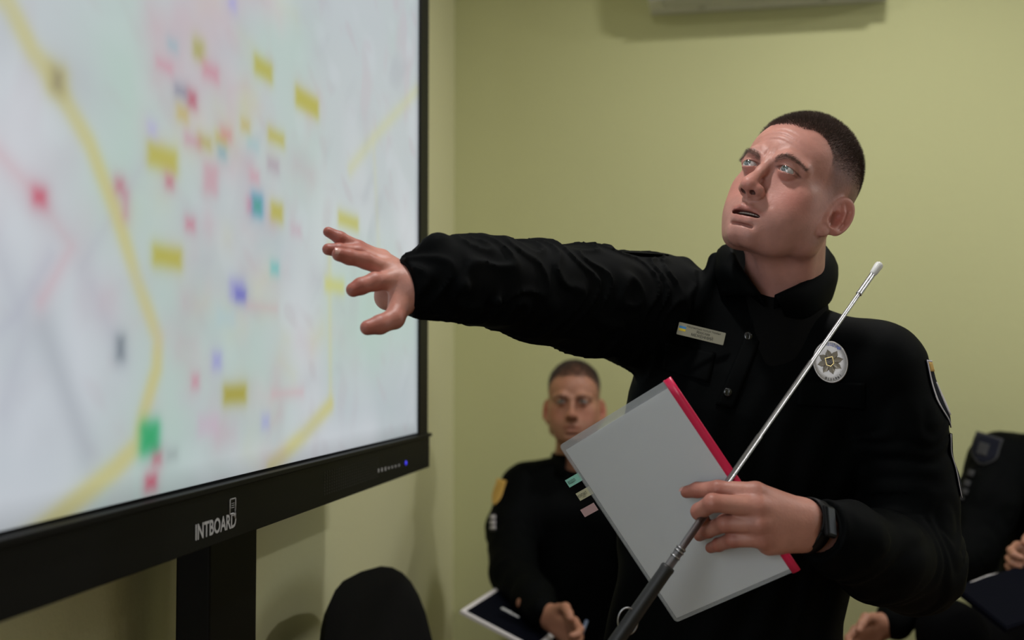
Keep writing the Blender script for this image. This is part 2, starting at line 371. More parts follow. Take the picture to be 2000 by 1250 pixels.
def patch(px, py, wx, wy, rgb, a=1.0, s=.005, rot=0.0):
    cy_, cz_ = pan(px, py); hy = abs(pan(px+wx/2, py)[0]-pan(px-wx/2, py)[0])/2; hz = abs(pan(px, py-wy/2)[1]-pan(px, py+wy/2)[1])/2
    u_, v_ = uu-cy_, vv-cz_; c_, s_ = math.cos(rot), math.sin(rot); u2, v2 = u_*c_+v_*s_, -u_*s_+v_*c_
    r_ = min(hy, hz)*.5; q_ = np.hypot(np.maximum(np.abs(u2)-hy+r_, 0), np.maximum(np.abs(v2)-hz+r_, 0))-r_+np.minimum(np.maximum(np.abs(u2)-hy+r_, np.abs(v2)-hz+r_), 0); mixin(soft(q_, s*1.15)*min(1, a*.97), rgb)
# pale green river banks and parks
for p in [(260, 150, 60, 420), (250, 380, 90, 90), (345, 590, 70, 160), (370, 720, 60, 260), (330, 830, 90, 150), (560, 80, 110, 150), (600, 320, 60, 110), (480, 690, 90, 190), (540, 800, 60, 160), (720, 560, 130, 150), (700, 640, 90, 160), (260, 950, 110, 80), (240, 140, 60, 110), (780, 620, 80, 110)]:
    patch(*p, (186, 216, 200), .55, .03)
for p in [(730, 800, 150, 70), (60, 900, 120, 70), (60, 760, 90, 160)]: patch(*p, (184, 196, 204), .5, .03)
for p in [(165, 700, 60, 190, -.15), (60, 460, 160, 120, 0), (40, 250, 130, 260, 0), (60, 830, 60, 120, .3), (620, 900, 250, 60, 0)]: patch(p[0], p[1], p[2], p[3], (226, 228, 235), .7, .02, p[4])
road([(95, 640), (180, 880)], .03, (184, 188, 196), .8, .008); road([(190, 560), (250, 700)], .02, (190, 192, 204), .6, .01)
road([(0, 470), (60, 640), (20, 800)], .02, (192, 192, 204), .6, .01); road([(300, 300), (170, 520)], .01, (190, 188, 200), .6, .008)
road([(10, 300), (90, 390), (150, 480), (90, 590)], .012, (222, 180, 190), .7, .006)
road([(-60, 700), (40, 620), (110, 500)], .01, (190, 190, 205), .6, .006)
YEL = (214, 203, 130)
road([(-120, -160), (30, 10), (75, 100), (120, 160), (185, 280), (235, 410), (275, 540), (318, 660), (315, 720), (290, 810), (278, 870), (235, 915), (110, 1020), (-60, 1160)], .024, YEL, .85)
road([(820, 175), (735, 270), (690, 330)], .022, (214, 213, 168), .7, .006); road([(650, 480), (652, 790), (600, 850), (540, 905)], .013, (216, 214, 160), .6, .005)
road([(652, 790), (600, 850), (535, 910)], .024, (216, 206, 130), .8, .005); road([(735, 270), (745, 480)], .01, (214, 214, 178), .5, .006)
# pink town blocks
prg = np.random.default_rng(11)
for _ in range(150):
    px = prg.normal(455, 85); py = prg.uniform(-40, 900); w_, h_ = prg.uniform(10, 46), prg.uniform(10, 42)
    c = [(214, 178, 190), (210, 150, 168), (184, 178, 190), (200, 204, 214), (176, 202, 204), (222, 190, 196), (214, 206, 150)][prg.integers(0, 7)]
    if px < 800: patch(px, py, w_, h_, c, prg.uniform(.15, .42), .010, prg.uniform(-.5, .5))
for _ in range(40): patch(prg.uniform(-100, 820), prg.uniform(0, 900), prg.uniform(10, 60), prg.uniform(10, 50), (190, 192, 198), .35, .012)
for p in [(430, 30, 60, 60), (400, 60, 60, 50), (420, 150, 60, 70), (350, 130, 40, 30), (330, 60, 60, 70)]: patch(*p, (216, 176, 188), .45, .015)
# markers and labels
for (x, y, w_, h_, c, a) in [
    (122, 157, 40, 62, (206, 196, 130), .9), (123, 157, 16, 34, (150, 138, 112), .95), (88, 384, 20, 24, (214, 60, 92), .95), (243, 362, 14, 22, (200, 100, 126), .85), (255, 400, 9, 50, (206, 120, 146), .6),
    (327, 308, 56, 44, (196, 184, 74), 1), (336, 502, 54, 36, (192, 180, 62), 1), (522, 134, 34, 34, (192, 184, 78), 1), (607, 200, 44, 36, (194, 184, 72), 1), (547, 268, 30, 22, (196, 184, 84), .95), (548, 414, 22, 32, (194, 182, 72), .95),
    (687, 432, 38, 24, (202, 194, 88), .9), (467, 770, 42, 32, (178, 164, 52), 1), (395, 98, 16, 28, (176, 170, 92), .9), (365, 222, 20, 26, (206, 180, 100), .85), (487, 245, 16, 22, (204, 180, 104), .85), (408, 278, 24, 20, (188, 170, 90), .85), (440, 272, 20, 18, (202, 180, 84), .8),
    (362, 178, 22, 18, (128, 130, 158), .8), (384, 194, 14, 26, (190, 70, 100), .85), (510, 400, 22, 42, (92, 160, 214), .85), (510, 402, 14, 24, (62, 166, 146), .95), (442, 298, 14, 20, (130, 172, 190), .85), (470, 566, 28, 40, (160, 156, 216), .8), (478, 576, 18, 18, (92, 92, 200), .9),
    (432, 705, 16, 30, (160, 158, 224), .85), (306, 252, 16, 26, (186, 182, 226), .85), (526, 824, 14, 26, (172, 176, 226), .85), (462, 5, 14, 26, (176, 170, 226), .85), (302, 855, 36, 62, (36, 176, 110), 1), (316, 896, 14, 18, (206, 92, 116), .85), (304, 942, 18, 22, (212, 60, 92), .9),
    (245, 680, 14, 42, (112, 122, 134), .9), (380, 438, 16, 20, (212, 120, 146), .85), (340, 355, 12, 18, (204, 96, 124), .85), (330, 128, 30, 16, (220, 130, 156), .6), (346, 88, 16, 16, (140, 186, 200), .7), (544, 524, 14, 20, (100, 196, 196), .85), (541, 322, 22, 24, (176, 150, 170), .7),
    (420, 350, 28, 60, (214, 140, 160), .6), (450, 262, 20, 20, (220, 120, 130), .6), (505, 345, 16, 20, (216, 150, 170), .7), (385, 275, 30, 20, (208, 130, 160), .6), (420, 140, 30, 30, (216, 120, 146), .6), (502, 282, 20, 16, (160, 200, 206), .7), (390, 745, 12, 22, (220, 120, 148), .7),
    (495, 400, 8, 24, (216, 110, 150), .6), (345, 888, 18, 16, (150, 160, 160), .7), (570, 768, 60, 12, (224, 170, 180), .6), (415, 830, 40, 40, (214, 182, 204), .6), (585, 450, 18, 22, (206, 160, 180), .5), (450, 620, 34, 34, (182, 206, 214), .6), (520, 600, 60, 12, (214, 170, 180), .5), (400, 90, 20, 30, (186, 180, 100), .4), (660, 558, 36, 24, (214, 210, 110), .8)]:
    patch(x, y, w_, h_, c, a, .0045)
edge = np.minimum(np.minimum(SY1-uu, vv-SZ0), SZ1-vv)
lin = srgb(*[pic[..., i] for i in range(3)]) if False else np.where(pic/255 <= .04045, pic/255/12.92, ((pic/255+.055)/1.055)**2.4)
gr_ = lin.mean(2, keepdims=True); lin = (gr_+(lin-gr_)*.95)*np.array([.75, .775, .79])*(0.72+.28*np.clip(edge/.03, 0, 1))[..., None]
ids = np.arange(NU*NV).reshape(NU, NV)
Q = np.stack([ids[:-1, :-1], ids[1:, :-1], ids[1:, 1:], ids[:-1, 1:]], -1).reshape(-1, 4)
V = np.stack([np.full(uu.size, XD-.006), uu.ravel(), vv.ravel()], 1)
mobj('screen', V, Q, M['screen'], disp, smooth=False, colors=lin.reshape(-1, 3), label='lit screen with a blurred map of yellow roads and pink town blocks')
# lettering, logo, buttons, light, speaker holes
o1 = np.array([XD+.0042, *pan(414, 1028)])
ya, za = pan(372, 1040); yb, zb = pan(457, 1018)
text_mesh('lettering', 'INTBOARD', (XD+.0045, (ya+yb)/2, ZB+.0235), (0, 1, 0), (0, 0, 1), .030, M['greytxt'], disp, bold=.03, sx=.78, label=None) if False else text_mesh('lettering', 'INTBOARD', (XD+.0045, (ya+yb)/2, ZB+.0235), (0, 1, 0), (0, 0, 1), .0275, M['greytxt'], disp, bold=.025, sx=.86)
lg = MB(); ly, lz = pan(448, 990)
for i, (a, b) in enumerate([((-.010, .011), (.010, .011)), ((-.010, .011), (-.010, -.009)), ((.010, .011), (.010, -.009)), ((-.010, -.009), (.003, -.009)), ((.004, -.009), (.010, -.017)), ((.010, -.017), (.010, -.004))]):
    lg.tube([(XD+.0046, ly+a[0]*.85, lz+a[1]), (XD+.0046, ly+b[0]*.85, lz+b[1])], .0011, 6)
for k in (-.004, 0, .004): lg.tube([(XD+.0046, ly-.004, lz+.002+k*.7), (XD+.0046, ly+.005, lz+.002+k*.7)], .0005, 5)
lg.build('logo', M['greytxt'], disp)
for k in range(7):
    y, z = pan(735+k*6.7, 919-k*1.7); MB().obox((XD+.0045, y, z), (.0006, 0, 0), (0, .0028, 0), (0, 0, .0035 if k < 3 else .0022)).build('button', M['greytxt'], disp, smooth=False)
y, z = pan(789, 904); MB().tube([(XD+.003, y, z), (XD+.0052, y, z)], .0045, 12).build('power_light', M['led'], disp, label='small blue power light')
hb = MB()
for i in range(26):
    for j in range(8):
        y, z = 1.74+i*.0115, ZB+.018+j*.0052
        hb.obox((XD+.0043, y, z), (.0004, 0, 0), (0, .0016, 0), (0, 0, .0013))
hb.build('speaker_grille', M['plastic2'], disp, smooth=False)['kind'] = 'stuff'
y0, y1 = 1.505, 1.672
st = MB(); st.box((-.80, y0, .12), (-.745, y1, 1.75)); st.build('stand_column', M['plastic'], disp, smooth=False, bevel=.004)
sb = MB(); sb.box((-.86, YL+.3, .08), (-.70, YR-.35, .13)).box((-.88, YL+.35, .05), (-.38, YL+.41, .10)).box((-.88, YR-.76, .05), (-.38, YR-.70, .10))
sb.build('stand_base', M['plastic'], disp, smooth=False, bevel=.006)
for yy in (YL+.38, YR-.73):
    for xx in (-.84, -.42):
        MB().tube([(xx, yy-.015, .03), (xx, yy+.015, .03)], .03, 20).build('caster', M['plastic2'], disp)

# ------------------------------------------------------------------ air conditioner on the back wall
YA = Y_BACK-.205
xl = float(on_y(1266, 12, Y_BACK-.12)[0]); xr = xl+.755; z0 = 2.555
ac = thing('air_conditioner', 'white wall air conditioner high on the green back wall', 'air conditioner', ((xl+xr)/2, Y_BACK, z0))
prof = [(0, 0), (0, .27), (-.17, .27), (-.20, .25), (-.205, .10), (-.195, .04), (-.155, .0)]
h = MB(); n = len(prof); V = [(x, Y_BACK-.001+a, z0+b) for x in (xl, xr) for a, b in prof]
h.add(V, [tuple(range(n)), tuple(range(n, 2*n))[::-1]]+[(i, n+i, n+(i+1) % n, (i+1) % n) for i in range(n)])
h.build('housing', M['acwhite'], ac, smooth=False, bevel=.008)
l_ = MB(); l_.obox(((xl+xr)/2, YA+.065, z0-.004), (.33, 0, 0), (0, .035, -.004), (0, .0003, .003)); l_.build('louver', M['acgrey'], ac, smooth=False)
for xx in (xl+.17, xr-.20): MB().box((xx-.012, YA+.12, z0-.008), (xx+.012, YA+.14, z0)).build('clip', M['acgrey'], ac, smooth=False)

# ------------------------------------------------------------------ chairs
def chair(label, x, y, ang, name='office_chair', zt=.92, bw=.45, bh=.42, group=None):
    t = thing(name, label, 'chair', (x, y, 0), group)
    c, s = math.cos(ang), math.sin(ang); f = np.array([c, s, 0]); r = np.array([-s, c, 0]); O = np.array([x, y, 0.]); Z = np.array([0, 0, 1.])
    def shell(o, u, v, nn, w_, h_, th, curve, e=3.2, top=1.0):
        G = []
        N1 = 28; V = []; 
        for sgn in (1, -1):
            for i in range(9):
                q = i/8.0
                for k in range(N1):
                    a = 2*math.pi*k/N1; ca, sa = math.cos(a), math.sin(a)
                    px_ = abs(ca)**(2/e)*np.sign(ca)*w_/2*q; py_ = abs(sa)**(2/e)*np.sign(sa)*h_/2*q
                    px_ *= 1-(1-top)*max(0, py_/h_+.1)
                    V.append(o+u*px_+v*py_+nn*(sgn*th/2*math.sqrt(max(0, 1-q**6))+curve*(px_/w_)**2*4))
        Fc = []
        for g in (0, 1):
            b = g*9*N1
            for i in range(8):
                for k in range(N1):
                    f_ = (b+i*N1+k, b+(i+1)*N1+k, b+(i+1)*N1+(k+1) % N1, b+i*N1+(k+1) % N1)
                    Fc.append(f_ if g == 0 else f_[::-1])
        return V, Fc
    bo = O-f*.23+Z*(zt-bh/2); vb = nrm(Z-f*.12)
    mobj('backrest', *shell(bo, r, vb, np.cross(r, vb), bw, bh, .06, .035, top=.72), M['fabric'], t)
    mobj('seat', *shell(O+Z*.46, f, r, Z, .46, .47, .07, -.01), M['fabric'], t)
    MB().tube([O-f*.15+Z*.42, O-f*.27+Z*.44, O-f*.29+Z*.6, bo-f*.035], .016, 8).build('back_post', M['frame'], t)
    for sx in (-1, 1):
        for sy in (-1, 1):
            MB().tube([O+f*.17*sx+r*.19*sy+Z*.43, O+f*.21*sx+r*.23*sy+Z*.0], .012, 8).build('leg', M['frame'], t)
    return t
chair('black fabric office chair standing empty in front of the left wall beside the display stand', -.50, 2.18, math.radians(-9), zt=.955, bw=.52, bh=.46)
# ------------------------------------------------------------------ heads
def sub(a, b, k): return smax(a, -b, k)
def head_sdf(q, mouth=1.0, fat=1.0):
    """local head: -Y is forward, Z up, origin between the ear canals"""
    q = q.copy(); sx = q[:, 0].copy(); a = q.copy(); a[:, 0] = np.abs(a[:, 0])
    d = ell(q, (0, .012, .055), (.0765, .096, .0865))
    d = smin(d, ell(q, (0, -.034, .050), (.066, .060, .056)), .02)
    d = smin(d, ell(q, (0, -.030, -.012), (.0625, .060, .066)), .02)
    d = smin(d, ell(a, (.060, -.012, -.030), (.0115, .030, .042)), .025)
    d = smin(d, chain(a, [(.055, .002, -.030), (.050, -.010, -.060), (.032, -.050, -.079), (.012, -.077, -.086)], [.014, .014, .014, .014], .02), .018)
    d = smin(d, ell(q, (0, -.050, -.062), (.050, .045, .034)), .02)
    d = smin(d, ell(q, (0, -.083, -.082), (.018, .0145, .014)), .014)
    d = smin(d, ell(q, (0, -.070, -.050), (.036, .0275, .032)), .018)
    d = smin(d, ell(a, (.045, -.054, -.004), (.018, .017, .016)), .024)
    d = smin(d, ell(a, (.038, -.050, -.038), (.024, .028, .030)), .024)
    # brow ridge, sockets
    d = smin(d, chain(a, [(.010, -.0905, .030), (.028, -.0905, .0345), (.048, -.074, .029)], [.0080, .0095, .0085], .01), .012)
    d = sub(d, ell(a, (.031, -.1040, .0190), (.0170, .0150, .0075)), .009)
    d = sub(d, ell(a, (.013, -.105, .016), (.006, .010, .012)), .008)
    # lids round the eyeball, slit opening
    lid = ell(a, (.0315, -.0835, .019), (.0145, .0140, .0140))
    d = smin(d, lid, .004)
    # nose
    d = smin(d, chain(q, [(0, -.092, .026), (0, -.100, .008), (0, -.1115, -.012), (0, -.1165, -.019)], [.0062, .0070, .0085, .0095], .006), .009)
    d = smin(d, ell(q, (0, -.1165, -.0215), (.0115, .0105, .0095)), .006)
    d = smin(d, ell(a, (.0135, -.1045, -.0245), (.0066, .0105, .0080)), .0075)
    d = sub(d, cap(a, (.0195, -.1035, -.014), (.0215, -.098, -.030), .0012, .0018), .004)
    d = smin(d, cap(q, (0, -.113, -.029), (0, -.101, -.036), .0030, .0040), .003)
    d = smin(d, chain(a, [(.0165, -.1000, -.0300), (.0095, -.0985, -.0335), (0, -.1000, -.0355)], [.0028, .0028, .003], .003), .003)
    d = smin(d, ell(q, (0, -.1035, -.0255), (.0150, .0105, .0085)), .003)
    d = sub(d, ell(a, (.0078, -.1115, -.0325), (.0038, .0048, .0060)), .0015)
    d = sub(d, chain(a, [(.0235, -.0975, -.026), (.031, -.0935, -.038)], [.0002, .0002], .002), .009)
    d = sub(d, cap(q, (0, -.1035, -.038), (0, -.1015, -.048), .0012, .0015), .004)
    # lips
    up = chain(a, [(0, -.0990, -.0515), (.007, -.0995, -.0500), (.017, -.0940, -.0535), (.027, -.0850, -.0585)], [.0044, .0046, .0036, .002], .004)
    lo = chain(a, [(0, -.0965, -.0665), (.010, -.0948, -.0660), (.018, -.0900, -.0635), (.026, -.0850, -.0595)], [.0056, .0054, .0042, .002], .004)
    d = smin(smin(d, up, .004), lo, .004)
    d = sub(d, ell(q, (0, -.0925, -.0755), (.018, .0050, .0035)), .006)
    if mouth > 0:
        z = -.0588; d = sub(d, ell(a, (.003, -.0935, z), (.0205, .0160, .0036*mouth)), .0015)
    d = sub(d, cap(a, (0, -.101, -.0590), (.0255, -.0875, -.0588), .0008, .0006), .0015)
    # eye slit
    w2 = a.copy(); w2[:, 2] = w2[:, 2]+.13*(w2[:, 0]-.0315)
    sl = ell(w2, (.0318, -.0960, .0180), (.0158, .0140, .0040))
    d = sub(d, sl, .0012)
    # upper lid crease, bags
    d = sub(d, chain(a, [(.018, -.0960, .0225), (.031, -.0985, .0270), (.047, -.0885, .0195), (.053, -.080, .013)], [.0006, .0008, .0005, .0003], .002), .0030)
    d = sub(d, chain(a, [(.020, -.0955, .0100), (.032, -.0945, .0060), (.044, -.0870, .0090)], [.0004, .0006, .0004], .002), .006)
    # forehead furrows and frown
    for (z0, am) in ((.058, .8), (.067, 1.0), (.076, .7)):
        zc = z0+.003*np.cos(q[:, 0]*70)-.9*q[:, 0]**2*3
        w_ = np.clip(1-np.abs(q[:, 0])/.048, 0, 1)*(q[:, 1] < -.04)
        d = d+.0011*am*w_*np.exp(-((q[:, 2]-zc)/.0013)**2)-.0006*am*w_*np.exp(-((q[:, 2]-zc-.004)/.0028)**2)
    d = d+.0016*np.exp(-((a[:, 0]-.006)/.0018)**2)*np.exp(-((q[:, 2]-.036)/.010)**2)*(q[:, 1] < -.05)
    # ears
    th = .55; e = np.empty_like(a); ox, oy, oz = .0700, -.004, -.005
    X, Y, Z = (a[:, 0]-ox)/1.08, (a[:, 1]-oy)/1.08, (a[:, 2]-oz)/1.08
    t2 = .42; Y, Z = Y*math.cos(t2)-Z*math.sin(t2), Y*math.sin(t2)+Z*math.cos(t2)
    e[:, 0] = Y*math.cos(th)+X*math.sin(th)      # backward along the ear
    e[:, 2] = X*math.cos(th)-Y*math.sin(th)      # out of the ear plane
    e[:, 1] = Z
    def orim(pt, cx, cy, rx, ry, r, w0):
        u_, v_ = (pt[:, 0]-cx)/rx, (pt[:, 1]-cy)/ry; rr = np.sqrt(u_*u_+v_*v_)+1e-6
        dd = (rr-1)*min(rx, ry)*(.5+.5*np.minimum(rr, 1)); return np.sqrt(dd*dd+(pt[:, 2]-w0)**2)-r
    plate = ell(e, (.012, .002, .003), (.0175, .0290, .0042))
    ear = smin(plate, np.maximum(orim(e, .0125, .005, .0165, .0275, .0034, .0062), -e[:, 1]-.020), .004)
    ear = smin(ear, ell(e, (.006, -.0285, .004), (.0085, .0095, .0046)), .006)
    ear = smin(ear, chain(e, [(.018, -.016, .005), (.020, .000, .006), (.015, .014, .006), (.008, .022, .005)], [.0028, .0030, .0028, .0018], .003), .003)
    ear = sub(ear, ell(e, (.0085, -.005, .0090), (.0085, .0135, .0080)), .002)
    ear = sub(ear, chain(e, [(.0235, -.010, .0085), (.0245, .004, .0085), (.020, .020, .008)], [.0022, .0028, .0022], .002), .002)
    ear = smin(ear, ell(e, (-.002, -.006, .004), (.0045, .0070, .0050)), .004)
    ear = smin(ear, ell(e, (.003, -.017, .005), (.0045, .0035, .0035)), .003)
    d = smin(d, ear, .005)
    return d
def head_color(q, scalp=1.0, base=(.49, .232, .188), stub=.5):
    a = q.copy(); a[:, 0] = np.abs(a[:, 0]); C = np.tile(np.array(base, float), (len(q), 1))
    def g(c, r): return np.exp(-(((a-np.array(c))/np.array(r))**2).sum(1))
    def mx(m, rgb): m = np.clip(m, 0, 1)[:, None]; C[:] = C*(1-m)+C*np.array(rgb)*m
    mx(g((.045, -.07, -.02), (.03, .03, .022))*.6, (1.0, .76, .76)); mx(g((0, -.115, -.02), (.02, .02, .016))*.6, (1.0, .72, .70))
    mx(g((.085, .012, 0), (.016, .03, .035))*.8, (1.05, .70, .66)); mx(g((0, -.08, .07), (.06, .04, .02))*.35, (1.06, .95, .93))
    mx(g((.031, -.095, .008), (.016, .02, .006))*.4, (.86, .72, .74)); mx(g((.031, -.1, .0285), (.016, .03, .006))*.35, (.85, .74, .72))
    st = np.clip((-.028-a[:, 2])/.02, 0, 1)*np.clip((-a[:, 1]-.0+(.03))/.05, 0, 1)*np.clip(1-(a[:, 2] < -.12)*.6, 0, 1)
    mx(st*stub, (.74, .78, .80))
    lips = np.minimum(g((0, -.1, -.0520), (.024, .015, .0055))+g((.014, -.096, -.0545), (.012, .02, .0045))+g((0, -.099, -.0648), (.021, .016, .006)), 1)
    mx(np.clip(lips*1.3-.25, 0, 1)*.6, (.86, .56, .56))
    mo = (ell(a.astype(np.float32), (.003, -.0935, -.0588), (.0212, .0166, .0044)) < .0001)*(a[:, 1] > -.0975)*1.0; mx(mo*.85, (.25, .10, .10))  # mouth cavity darkened in the skin colour in place of shade
    zz_ = a[:, 2]+.13*(a[:, 0]-.0315); e2 = np.abs(np.sqrt(((a[:, 0]-.0318)/.0160)**2+((zz_-.0180)/.0044)**2)-1); mx(np.exp(-(e2/.16)**2)*(a[:, 1] < -.07)*np.where(zz_ > .0180, .95, .5), (.30, .24, .23))
    nos = (ell(a.astype(np.float32), (.0078, -.1115, -.0325), (.0044, .0055, .0068)) < .0002).astype(float); mx(nos*.92, (.10, .05, .05))  # shade inside the nostrils put into the skin colour
    mx(g((.078, .006, -.008), (.012, .010, .014))*.8, (.70, .45, .42))  # dark tint gives the ear hollow its shade by colour
    br = brow(a); mx(br*.6, (.50, .46, .46))
    tp_ = np.clip((q[:, 2]-.03)/.06, 0, 1); mx(hairmask(q)*scalp*(.70+.30*tp_), (.22, .20, .21))
    return np.clip(C, 0, 1)
def brow(a):
    t = np.clip((a[:, 0]-.012)/.042, 0, 1); zc = .0285+.0090*np.sin(t*2.3)-.008*t*t; hw = .0044-.0020*t
    return np.clip(1.3-np.abs(a[:, 2]-zc)/hw, 0, 1)*(a[:, 0] > .0125)*(a[:, 0] < .056)*(a[:, 1] < -.05)
def hairmask(q):
    y, z, x = q[:, 1], q[:, 2], np.abs(q[:, 0])
    yy = [-.12, -.092, -.080, -.066, -.052, -.044, -.036, -.026, -.022, -.012, 0, .018, .026, .04, .06, .09, .12]
    zz = [.105, .096, .094, .086, .064, .040, .018, .006, .002, -.002, .014, .020, .0, -.030, -.055, -.062, -.064]
    zl = np.interp(y, yy, zz)+.0025*np.sin(x*900+y*400)*np.sin(y*1300+z*500)
    zl = zl-.004*(x < .03)*(y < -.06)+.012*np.clip((x-.032)/.02, 0, 1)*(y < -.045)
    side = np.clip((.080-z)/.03, 0, 1); m = np.clip((z-zl)/(.005+.030*side), 0, 1)
    ear = (x > .079)
    return m*(~ear)
def make_head(parent, c, R, s, res, neck, colorbase, hairmat, skinmat, nhair, hlen, hwid, seed=1, gaze=(0, -1, .1), mouth=1.0, scalp=.9, eyes=True, dim=1.0, brow_m='brow', extra=None, base=(.49, .232, .188), nhrange=True):
    """returns (V,Q,colours) of head with neck in world space, and adds hair, brows, eyes, teeth to parent"""
    c = np.array(c); R = np.array(R)
    def loc(p): return ((p-c.astype(np.float32))@R.astype(np.float32))/s
    def f(p):
        d = head_sdf(loc(p), mouth)*s
        if neck is not None: d = smin(d, neck(p), .018)
        return d
    lo = c-np.array([.17, .17, .26 if neck is not None else .17]); hi = c+.19
    V, Q = mesh_sdf(f, lo, hi, res)
    V = relax(V, Q, 2, .35)
    C = head_color(loc(V.astype(np.float32)), scalp, base)
    # hair strands
    r = np.random.default_rng(seed)
    def strands(name, lp, dirs, ln, wd, m, label=None):
        n = len(lp); a = np.cross(dirs, r.normal(size=(n, 3))); a /= np.linalg.norm(a, axis=1, keepdims=True); b = np.cross(dirs, a)
        base_ = [lp+wd[:, None]*(math.cos(t)*a+math.sin(t)*b) for t in (0, 2.09, 4.19)]; tip = lp+dirs*ln[:, None]
        VV = np.concatenate(base_+[tip]); i = np.arange(n)
        T = np.concatenate([np.stack([i, i+n, i+3*n], 1), np.stack([i+n, i+2*n, i+3*n], 1), np.stack([i+2*n, i, i+3*n], 1)])
        return mobj(name, VV@R.T*s+c, T, m, parent, smooth=False, label=label)
    lv = ((V-c)@R)/s
    tri = lv[Q]; cen = tri.mean(1); nr = np.cross(tri[:, 1]-tri[:, 0], tri[:, 2]-tri[:, 0]); ar = np.linalg.norm(nr, axis=1); nr /= ar[:, None]+1e-12
    hm = hairmask(cen.astype(np.float32)); wgt = ar*hm*(np.linalg.norm(cen-np.array([0, .012, .052]), axis=1) < .125); wgt /= wgt.sum()
    k = r.choice(len(cen), nhair, p=wgt); p = cen[k]+(tri[k, 0]-cen[k])*r.uniform(-1, 1, (nhair, 1))+(tri[k, 1]-cen[k])*r.uniform(-1, 1, (nhair, 1))
    top = np.clip((p[:, 2]-.050)/.055, 0, 1); front = np.clip((-p[:, 1]+.02)/.09, 0, 1)
    dr = nr[k]+np.array([0, -.35, .0])*top[:, None]+np.array([0, .15, -.6])*(1-top)[:, None]+r.normal(size=(nhair, 3))*.22; dr /= np.linalg.norm(dr, axis=1, keepdims=True)
    ln = hlen*(.16+.84*top)*(.8+.4*r.random(nhair)); wd = hwid*(.5+.5*top)*np.ones(nhair)
    strands('hair', p-nr[k]*.0008, dr, ln, wd, hairmat)
    bm_ = brow(np.abs(cen)*np.array([1, 0, 0])+cen*np.array([0, 1, 1])); wgt = ar*bm_; wgt /= wgt.sum(); nb_ = max(200, nhair//36)
    for sgn_ in (1, -1):
        w_b = wgt*(cen[:, 0]*sgn_ > 0); k = r.choice(len(cen), nb_//2, p=w_b/w_b.sum()); p = cen[k]+r.normal(size=(nb_//2, 3))*.0005
        dr = nr[k]*.35+np.stack([np.sign(p[:, 0])*.8, np.zeros(nb_//2), .35-8*(np.abs(p[:, 0])-.02)], 1)+r.normal(size=(nb_//2, 3))*.15; dr /= np.linalg.norm(dr, axis=1, keepdims=True)
        strands('eyebrow', p, dr, .0048*(.7+.5*r.random(nb_//2)), np.full(nb_//2, hwid*.36), M[brow_m])
    if eyes:
        gz = nrm(gaze); a = nrm(np.cross((0, 0, 1), gz)); b = np.cross(gz, a)
        for sx in (1, -1):
            nR, nT = 40, 40; EV, EC = [], []
            for i in range(nR):
                th = math.pi*(i/(nR-1))**1.6; ri = .0121*math.sin(th)
                bul = .0010*max(0, 1-(ri/.0062)**2) if th < 1 else 0
                for j in range(nT):
                    ph = 2*math.pi*j/nT
                    EV.append(np.array([sx*.0315, -.0835, .019])+gz*((.0121)*math.cos(th)+bul)+a*ri*math.cos(ph)+b*ri*math.sin(ph))
                    if ri < .0021 and th < 1: cc = (.004, .004, .005)
                    elif ri < .0059 and th < 1: cc = np.array((.15, .18, .18))*(.8+.35*math.sin(ph*13)*math.sin(ph*5+1))*(1 if ri < .0050 else .4)
                    else: cc = (.46, .42, .41)
                    EC.append(np.array(cc)*dim)  # dim puts the shade of deep sockets into the eye colours
            EF = [(i*nT+j, (i+1)*nT+j, (i+1)*nT+(j+1) % nT, i*nT+(j+1) % nT) for i in range(nR-1) for j in range(nT)]
            mobj('eye', np.array(EV)@R.T*s+c, EF, M['eye'], parent, colors=np.array(EC))
        if mouth > 0:
            tb = MB()
            for i in range(-4, 5):
                x = i*.0042; y = -.0895+x*x*9
                for zt in ((-.0542),):
                    q = np.array([x, y+.001, zt]); tb.obox(R@(q*s)+c, R@np.array([.0020, 0, 0])*s, R@np.array([0, .002, 0])*s, R@np.array([0, 0, .0022])*s)
                q = np.array([x*.85, y+.001, -.0625]); tb.obox(R@(q*s)+c, R@np.array([.0017, 0, 0])*s, R@np.array([0, .002, 0])*s, R@np.array([0, 0, .0025])*s)
            tb.build('teeth', M['tooth'], parent, smooth=False, bevel=.0006)
    return V, Q, C, f
def frame_cam(fwd, up):
    """rotation whose columns are his left, back, up from camera-space forward and up (X right, Y up, Z to the viewer)"""
    Mw = np.stack([CR, CU, -CF], 1); f_ = nrm(Mw@np.array(fwd, float)); u_ = Mw@np.array(up, float); u_ = nrm(u_-f_*(u_@f_))
    return np.stack([nrm(np.cross(f_, u_))*-1 if False else nrm(np.cross(u_, f_)), -f_, u_], 1)
def skin_col(V, base=(.49, .232, .188), knuck=()):
    C = np.tile(np.array(base), (len(V), 1))
    for k, r_, rgb in knuck:
        m = np.exp(-(((V-np.array(k))/r_)**2).sum(1))[:, None]; C = C*(1-m)+C*np.array(rgb)*m
    return C
def hand_parts(fingers, palm, kf=.004):
    def f(p):
        d = None
        for (a, b, ra, rb) in palm:
            c_ = cap(p, a, b, ra, rb); d = c_ if d is None else smin(d, c_, .012)
        for pts, rs in fingers:
            c_ = chain(p, pts, rs, kf)
            for j in range(1, len(pts)-1):   # knuckle swelling
                c_ = smin(c_, ell(p, pts[j], (rs[j]*.99,)*3), .002)
            d = smin(d, c_, .0055)
        return d
    return f
def nails(fingers, view, parent, R_, m):
    pass
